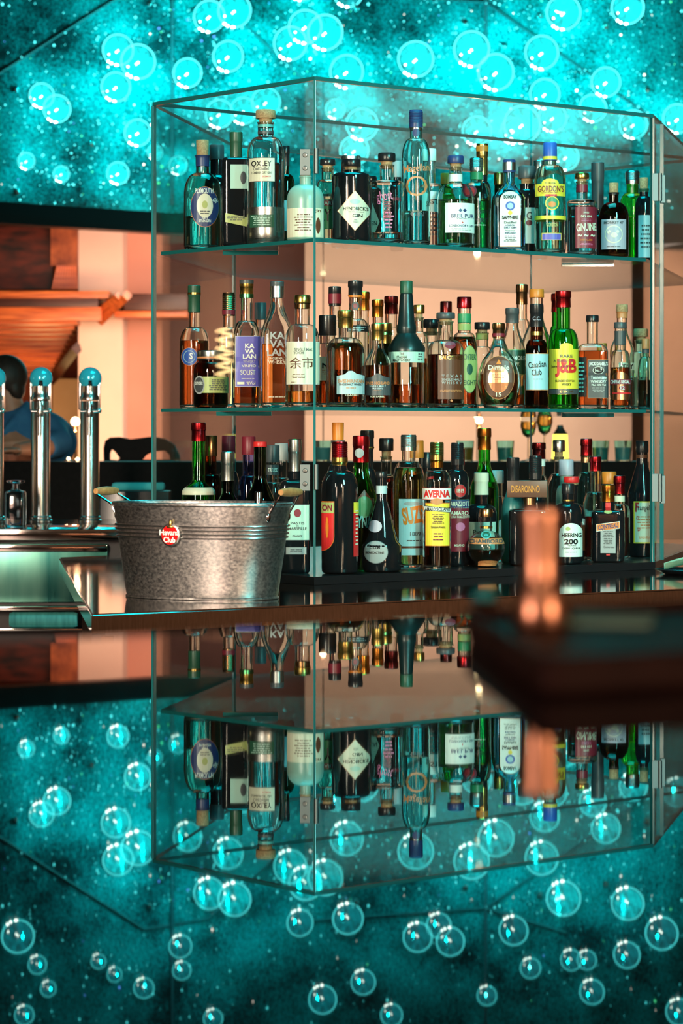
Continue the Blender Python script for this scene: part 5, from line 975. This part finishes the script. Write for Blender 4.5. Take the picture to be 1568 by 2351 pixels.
# seated thighs and calves behind the bar front
for sx in (-0.1, 0.1):
    tube(bm, [L(40, 1250, 0.05)+Vector((sx, 0, 0)), Vector((sx+0.05, 0.0, 0.70)), Vector((sx-0.1, 0.30, 0.68))], 0.08, 14, [0.09, 0.085, 0.065])
    tube(bm, [Vector((sx-0.1, 0.30, 0.68)), Vector((sx-0.1, 0.32, 0.45)), Vector((sx-0.1, 0.30, 0.26))], 0.05, 14, [0.062, 0.055, 0.036]); ball(bm, Vector((sx-0.12, 0.24, 0.23)), (0.05, 0.11, 0.035), 14)
remesh('body', bm, SKIN, root, 0.006, 3)
bm = bmesh.new()   # shirt
ball(bm, L(58, 1015, 0.02), (0.235, 0.135, 0.16), 32); ball(bm, L(50, 1100, 0.02), (0.215, 0.13, 0.24), 32); ball(bm, L(40, 968, 0.01), (0.13, 0.10, 0.075), 28)
ball(bm, L(112, 990, -0.03), (0.095, 0.095, 0.085), 24)
tube(bm, [L(112, 990, -0.04), L(140, 1018, -0.12), elb+Vector((-0.01, -0.01, 0.0))], 0.07, 18, [0.085, 0.068, 0.056])
ball(bm, L(-52, 992, 0.06), (0.09, 0.09, 0.08), 24); tube(bm, [L(-52, 992, 0.06), L(-70, 1060, 0.04)], 0.07, 18, [0.08, 0.06])
tube(bm, [L(62, 926, 0.03), L(56, 945, -0.06), L(36, 970, -0.095), L(10, 1000, -0.125)], 0.014, 12, [0.018, 0.022, 0.020, 0.010])
remesh('shirt', bm, SHIRT, root, 0.009, 8)
bm = bmesh.new()
ball(bm, hc+Vector((0.022, 0.0, 0.042)), (0.101, 0.084, 0.098), 30); ball(bm, hc+Vector((0.066, 0.0, -0.018)), (0.045, 0.070, 0.06), 20); ball(bm, hc+Vector((-0.05, 0.0, 0.085)), (0.055, 0.062, 0.034), 18)
remesh('hair', bm, HAIR, root, 0.007, 3)
# stool under the person
root = empty('bar_stool', (hx+0.08, Yp+0.06, 0)); tag(root, 'dark bar stool under the seated person, hidden behind the bar front', 'stool')
bm = bmesh.new(); lathe(bm, [(0, 0.56), (0.17, 0.56), (0.18, 0.58), (0.17, 0.60), (0, 0.605)], 28); link('seat', bm, DARKM, root)
bm = bmesh.new(); lathe(bm, [(0, 0), (0.2, 0), (0.19, 0.012), (0.03, 0.02), (0.025, 0.56), (0, 0.56)], 28); link('pedestal', bm, CHROME, root)

# ---------------------------------------------------------------- dining room behind (left)
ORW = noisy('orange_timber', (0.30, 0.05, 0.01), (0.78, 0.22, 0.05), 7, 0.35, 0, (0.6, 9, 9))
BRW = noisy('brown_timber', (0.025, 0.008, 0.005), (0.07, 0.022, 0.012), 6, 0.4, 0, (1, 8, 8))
def beam(name, u0, u1, v0, v1, Y, dy, m, kind='structure'):
    a, b = P(u0, v0, Y), P(u1, v1, Y); bm = bmesh.new(); box(bm, a.x, b.x, Y, Y+dy, b.z, a.z, bev=0.004); return tag(link(name, bm, m), kind=kind)
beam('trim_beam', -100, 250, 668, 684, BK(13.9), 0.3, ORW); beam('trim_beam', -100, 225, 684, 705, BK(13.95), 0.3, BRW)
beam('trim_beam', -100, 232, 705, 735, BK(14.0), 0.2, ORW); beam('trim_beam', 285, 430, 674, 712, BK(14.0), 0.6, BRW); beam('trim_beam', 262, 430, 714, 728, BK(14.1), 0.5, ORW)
bm = bmesh.new(); a, b = P(292, 678, BK(13.8)), P(215, 736, BK(14.4)); pts = [a, b]
tube(bm, [a, b+Vector((0.05, 0, 0))], 0.04, 4); tube(bm, [a-Vector((0.06, 0, 0)), b-Vector((0.03, 0, -0.02))], 0.03, 4); tag(link('trim_brace', bm, ORW, smooth=False), kind='structure')
bm = bmesh.new()   # slatted timber ceiling receding to the back
for i in range(12):
    t = i/11; Y = BK(14.2+t*5.2); z = CZ+0.60-0.0*t; uR = 176-62*t
    vv = 738+122*t; z = CZ+(HV-vv)/F*Y
    box(bm, P(-160, 0, Y).x, P(uR, 0, Y).x, Y, Y+0.30, z-0.02, z+0.035)
tag(link('ceiling_slats', bm, ORW, smooth=False), kind='structure')
beam('ceiling_recess', -160, 190, 730, 760, BK(19.8), 0.1, ORW)
bm = bmesh.new(); tube(bm, [P(178, 800, BK(14.6)), P(122, 872, BK(19.6))], 0.045, 4); tag(link('trim_slat_edge', bm, BRW, smooth=False), kind='structure')
bm = bmesh.new(); a, b = P(120, 870, BK(19.9)), P(186, 1100, BK(19.9)); box(bm, a.x, b.x, BK(19.9), BK(19.9)+0.1, 0, a.z); tag(link('wall_niche', bm, noisy('yellow_plaster', (0.70, 0.50, 0.26), (0.80, 0.62, 0.36), 3, 0.8)), kind='structure')
# dark picture above the beam and fringed copper blind beside it
a, b = P(-40, 520, BK(14.6)), P(120, 664, BK(14.6)); bm = bmesh.new(); box(bm, a.x, b.x, BK(14.6), BK(14.6)+0.04, b.z, a.z)
tag(link('wall_picture', bm, noisy('dark_red_picture', (0.004, 0.002, 0.002), (0.11, 0.016, 0.006), 7, 0.4, 0, (1, 1, 3))), 'dark red and black picture high on the left wall above the timber beam', 'picture')
root = empty('copper_blind', P(145, 664, BK(14.5))); bm = bmesh.new()
a, b = P(116, 520, BK(14.5)), P(178, 610, BK(14.5)); o0 = root.location; box(bm, a.x-o0.x, b.x-o0.x, 0, 0.03, b.z-o0.z, a.z-o0.z); link('valance', bm, noisy('rust_fabric', (0.10, 0.02, 0.01), (0.48, 0.14, 0.04), 8, 0.5), root)
bm = bmesh.new()
for i in range(9): x = a.x-o0.x+(b.x-a.x)*(i+0.5)/9; tube(bm, [(x*0.7+0.02, 0.015, b.z-o0.z+0.03), (x, 0.015, 0.004)], 0.008, 8)
link('fringe', bm, ORW, root); tag(root, 'rust coloured blind with hanging copper fringe left of the pillar', 'blind')
BULB = emis((1.0, 0.75, 0.42), 9, 'warm_bulb'); YEL = emis((1.0, 0.72, 0.10), 2.2, 'yellow_glow')
def bulb(u, v, Y, r, label, m=BULB, power=3):
    root = empty('table_lamp', P(u, v, Y)); bm = bmesh.new(); ball(bm, (0, 0, 0), r, 18); link('bulb', bm, m, root)
    bm = bmesh.new(); lathe(bm, [(0, -r*2.2), (r*0.8, -r*2.2), (r*0.5, -r*1.8), (r*0.45, -r*0.8), (0, -r*0.8)], 16); link('socket', bm, mat(MET['bronze'], 0.3, 1.0), root); zz = -(P(u, v, Y).z-(zt+0.0008 if Y < 12 else 0.0)); r_ = max(0.02, r*1.4)
    bm = bmesh.new(); lathe(bm, [(0, zz), (r_, zz), (r_, zz+0.004), (0.003, zz+0.008), (0.003, -r*2), (0, -r*2)], 14); link('lamp_pole', bm, BLACK, root)
    l = bpy.data.lights.new('bulb_light', 'POINT'); l.energy = power; l.color = WARM; l.shadow_soft_size = r; o = bpy.data.objects.new('bulb_light', l); col.objects.link(o); o.parent = root; o.location = (0, -r*1.5, r*0.4)
    tag(root, label, 'lamp')
bulb(173, 968, 13.0, 0.022, 'glowing warm bulb between the two beer taps', power=5)
bulb(178, 1055, 11.75, 0.009, 'small warm light low between the taps on the black bar', power=0.5); bulb(157, 1053, 11.8, 0.007, 'tiny warm light left of the small bar light', power=0.3)
bulb(1100, 965, 12.6, 0.018, 'warm round bulb seen through the case right of centre', power=2)
bulb(742, 628, 13.0, 0.014, 'warm bulb seen through the case by its front corner, under the top shelf', power=1); bulb(1095, 955, 13.2, 0.014, 'second warm bulb just left of the round one', power=1)
# yellow lantern and amber goblets on the guest bar
zt2 = zt+0.0008
q = P(1286, 1000, 11.3)
root = empty('yellow_lantern', (P(1286, 0, 11.75).x, 11.75, zt2)); H = CZ+(HV-976)/F*11.75-zt2
bm = bmesh.new(); lathe(bm, [(0, 0.01), (0.038, 0.01), (0.032, H*0.75), (0, H*0.75)], 24, n=4); link('glowing_shade', bm, YEL, root)
bm = bmesh.new(); lathe(bm, [(0, 0), (0.042, 0), (0.042, 0.01), (0, 0.01)], 24, n=4); lathe(bm, [(0, H*0.752), (0.032, H*0.752), (0.016, H*0.9), (0.012, H), (0, H)], 24, n=4); link('frame', bm, mat((0.3, 0.3, 0.28), 0.3, 1.0), root)
tag(root, 'glowing yellow lantern seen through the case behind the swing-top bottle', 'lantern')
for u, v, lab in ((1213, 972, 'left of two amber stemmed glasses on the bar behind the case'), (1250, 958, 'right of two amber stemmed glasses on the bar behind the case')):
    Yg = 11.8; q = P(u, 0, Yg); H = CZ+(HV-(v-30))/F*Yg-zt2; root = empty('stemmed_glass', (q.x, Yg, zt2))
    bm = bmesh.new(); r = 0.036; bowl = [(0.004, H*0.45), (r*0.7, H*0.52), (r, H*0.68), (r*0.9, H)]
    lathe(bm, [(0, 0), (r*0.9, 0), (r*0.9, 0.003), (0.005, 0.008)]+bowl+[(a-0.0015, b+0.001) for a, b in bowl[::-1]][:-1]+[(0, H*0.47)], 28); fixn(bm); link('glass', bm, glassm(GL['clear']), root)
    bm = bmesh.new(); lathe(bm, [(0, H*0.475), (r*0.66, H*0.53), (r*0.95, H*0.68), (r*0.93, H*0.78), (0, H*0.78)], 24); fixn(bm); link('drink', bm, glassm(LQ['gold'], 0, 1.34), root)
    tag(root, lab, 'glass', 'amber drinks on the bar behind the case')
# teal screen glow on the guest bar (register display)
root = empty('till_screen', (P(765, 0, 10.8).x, 10.8, zt2)); bm = bmesh.new(); box(bm, -0.13, 0.15, 0, 0.015, 0.012, 0.0+0.0, None); bm.free()
bm = bmesh.new(); box(bm, -0.07, 0.07, 0, 0.02, 0, 0.010, bev=0.002); link('foot', bm, BLACK, root)
# jars and tumblers along the guest bar
for i, (u, c_) in enumerate(((741, 'lblue'), (1068, 'orange'), (1160, 'teal'), (1378, 'teal'), (1430, 'lblue'))):
    Yg = 11.78; q = P(u, 0, Yg); o_r = empty('tumbler', (q.x, Yg, zt2)); bm = bmesh.new(); lathe(bm, [(0, 0), (0.034, 0), (0.040, 0.09), (0.038, 0.09), (0.032, 0.004), (0, 0.004)], 24); fixn(bm); link('glass', bm, glassm(GL['aqua']), o_r)
    bm = bmesh.new(); lathe(bm, [(0, 0.0045), (0.031, 0.0045), (0.0355, 0.06), (0, 0.06)], 24); fixn(bm); link('drink', bm, mat(C[c_], 0.2), o_r)
    tag(o_r, f'tumbler of {"orange" if c_=="orange" else "blue-green"} drink on the black bar, {ORD[i]} from left seen through the case', 'glass', 'tumblers on the bar behind the case')
for o in list(root.children): bpy.data.objects.remove(o)
bpy.data.objects.remove(root)

# ---------------------------------------------------------------- foreground bar top, tray, jigger
ZB = CZ-0.130
bm = bmesh.new()
e0 = PZ(-500, 1500, ZB); e1 = PZ(1001, 1421, ZB); e0 = Vector(((-500-CU)/F*1.60, 1.60, 0)); 
pa, pb = PZ(210, 1464, ZB), PZ(1001, 1422, ZB); dd = pb-pa
poly = [(-1.2, 0.28), (1.6, 0.28), tuple((pa+dd*4)[:2]), tuple((pa-dd*2.2)[:2])]
prism(bm, poly, ZB-0.05, ZB); bmesh.ops.bevel(bm, geom=[e for e in bm.edges if all(v.co.z > ZB-0.01 for v in e.verts)], offset=0.002, segments=2, affect='EDGES')
root = empty('bar_counter', (0, 1.0, 0)); o = link('bar_top', bm, BARTOP, root); o.location = (0, -1.0, 0)
bm = bmesh.new(); box(bm, -1.1, 1.3, -0.55, 0.45, 0, ZB-0.05); link('bar_front', bm, noisy('brown_bar_panel', (0.20, 0.09, 0.05), (0.32, 0.15, 0.08), 6, 0.4), root, False)
tag(root, 'polished black bar top in the foreground mirroring the case and canopy', 'bar')
def traypoly(pts, z0, z1, name, m, rad_=0.03, seg=6):
    out = []; n = len(pts); V = [Vector((p[0], p[1], 0)) for p in pts]
    for i in range(n):
        p0, p1, p2 = V[i-1], V[i], V[(i+1) % n]; a, b = (p0-p1).normalized(), (p2-p1).normalized()
        for k in range(seg+1): t = k/seg; q1 = p1+a*rad_*(1-t); q2 = p1+b*rad_*t; out.append(q1*(1-t)+q2*t)
    return out
zt3 = ZB+0.020
tp = [PZ(1240, 1512, zt3), PZ(1062, 1398, zt3), PZ(1800, 1372, zt3), PZ(1900, 1480, zt3)]
tp = [(p.x, p.y) for p in tp][::-1]
TRAYM = noisy('dark_brown_leatherette', (0.016, 0.006, 0.005), (0.032, 0.012, 0.010), 30, 0.6); TRAYM.node_tree.nodes['Principled BSDF'].inputs['Specular IOR Level'].default_value = 0.15
op = traypoly(tp, 0, 0, 't', None, 0.018)
cxx = sum(p.x for p in op)/len(op); cyy = sum(p.y for p in op)/len(op)
root = empty('bar_tray', (cxx, cyy, ZB+0.0006)); bm = bmesh.new(); h_ = 0.0194
rings = []
for f_, z in ((0.985, 0), (1.0, 0.003), (1.0, h_-0.002), (0.99, h_), (0.975, h_), (0.965, h_-0.006)):
    rings.append([bm.verts.new(((p.x-cxx)*f_, (p.y-cyy)*f_, z)) for p in op])
for a, b in zip(rings, rings[1:]):
    for i in range(len(a)): bm.faces.new((a[i], a[(i+1) % len(a)], b[(i+1) % len(a)], b[i]))
bm.faces.new(rings[0]); bm.faces.new(rings[-1]); fixn(bm); link('tray_body', bm, TRAYM, root)
tag(root, 'blurred dark brown serving tray in the right foreground under the copper jigger', 'tray')
zt4 = ZB+0.0006+h_-0.006+0.0008
jb = PZ(1240, 1440, zt4); s = jb.y/F
root = empty('copper_jigger', jb); bm = bmesh.new()
Hj = (1440-1172)*s; R1_ = 66*s; R0_ = 50*s
pf = [(0, 0.004), (R1_*0.92, 0.004), (R1_*0.94, 0), (R1_, 0.002), (R1_*0.93, Hj*0.2), (R1_*0.72, Hj*0.37), (R0_*0.80, Hj*0.42), (R0_*0.86, Hj*0.6), (R0_*0.98, Hj*0.92), (R0_*1.03, Hj*0.99), (R0_*1.0, Hj), (R0_*0.95, Hj*0.99), (R0_*0.8, Hj*0.5), (0, Hj*0.46)]
lathe(bm, pf, 48); fixn(bm); link('body', bm, COPPER, root); 
bm = bmesh.new(); lathe(bm, [(R0_*0.8, Hj*0.405), (R0_*0.88, Hj*0.41), (R0_*0.88, Hj*0.43), (R0_*0.8, Hj*0.435)], 36); link('waist_ring', bm, COPPER, root)
tag(root, 'blurred tall copper double jigger standing on the brown tray', 'jigger')
jb = PZ(1112, 1404, zt4); s = jb.y/F; root = empty('small_measure', jb, 0.4); bm = bmesh.new()
lathe(bm, [(0, 0), (18*s, 0), (30*s, 24*s), (28*s, 26*s), (0, 24*s)], 28); fixn(bm); link('cup', bm, COPPER, root)
bm = bmesh.new(); ball(bm, (0, 0, 34*s), (30*s, 30*s, 20*s), 24); link('dome', bm, mat((0.01, 0.30, 0.36), 0.25, 0, 'teal_lacquer'), root)
tag(root, 'small copper measure with a teal dome at the tray corner', 'measure')
cx_ = PZ(1410, 1428, zt4); s = cx_.y/F; bm = bmesh.new(); box(bm, -100*s, 90*s, -0.05, 0.05, 0, 14*s, bev=0.0015)
for v in bm.verts: v.co.z += 0.0 if v.co.z < 0.001 else 0.0012*math.sin(v.co.x*220)
o = link('folded_napkin', bm, noisy('pale_teal_linen', (0.10, 0.28, 0.26), (0.22, 0.42, 0.36), 14, 0.8), None, loc=cx_, rz=-0.15); tag(o, 'blurred teal folded napkin on the tray right of the jigger', 'napkin')

# black dish with pale green leaf-shaped napkin at the right end of the steel counter
q = PZ(1575, 1318, ZC); root = empty('black_dish', (q.x, q.y, ZC+0.0008)); bm = bmesh.new()
lathe(bm, [(0, 0), (0.06, 0), (0.082, 0.010), (0.088, 0.013), (0.086, 0.0145), (0.06, 0.004), (0, 0.004)], 36); fixn(bm); link('dish', bm, BLACK, root)
tag(root, 'black dish at the right edge of the steel counter', 'dish')
bm = bmesh.new(); rows = []
for i in range(11):
    t = i/10; rw = []
    for j in range(9):
        u_ = j/8-0.5; wd = 0.034*math.sin(PI*min(1, t*0.85+0.12)); rw.append(bm.verts.new((-0.060+0.13*t, u_*2*wd, 0.006+0.040*t*(1-0.3*t)+0.018*abs(u_*2)**1.5)))
    rows.append(rw)
for a, b in zip(rows, rows[1:]):
    for j in range(8): bm.faces.new((a[j], a[j+1], b[j+1], b[j]))
r = bmesh.ops.solidify(bm, geom=bm.faces[:], thickness=0.0012)
tag(link('leaf_napkin', bm, noisy('pale_green_paper', (0.30, 0.45, 0.30), (0.45, 0.60, 0.42), 20, 0.6, bump=0.3), None, loc=(q.x, q.y, ZC+0.006)), 'pale green leaf-shaped napkin curling up from the black dish', 'napkin')

# coiled filament pendant at the left of the bar, seen mirrored in the left pane of the case
root = empty('filament_pendant', (-4.25, 8.06, 1.47)); bm = bmesh.new()
tube(bm, [(0.028*math.cos(k*0.5), 0.028*math.sin(k*0.5), 0.015+0.20*k/70) for k in range(71)], 0.006, 8); link('filament', bm, emis((1.0, 0.66, 0.28), 45, 'hot_filament'), root)
bm = bmesh.new(); lathe(bm, [(0, 0.235), (0.03, 0.235), (0.03, 0.29), (0.004, 0.31), (0.004, 6.6-1.47), (0, 6.6-1.47)], 20); link('socket_and_cord', bm, BLACK, root)
tag(root, 'coiled warm filament pendant lamp, seen mirrored in the left pane of the case', 'lamp')
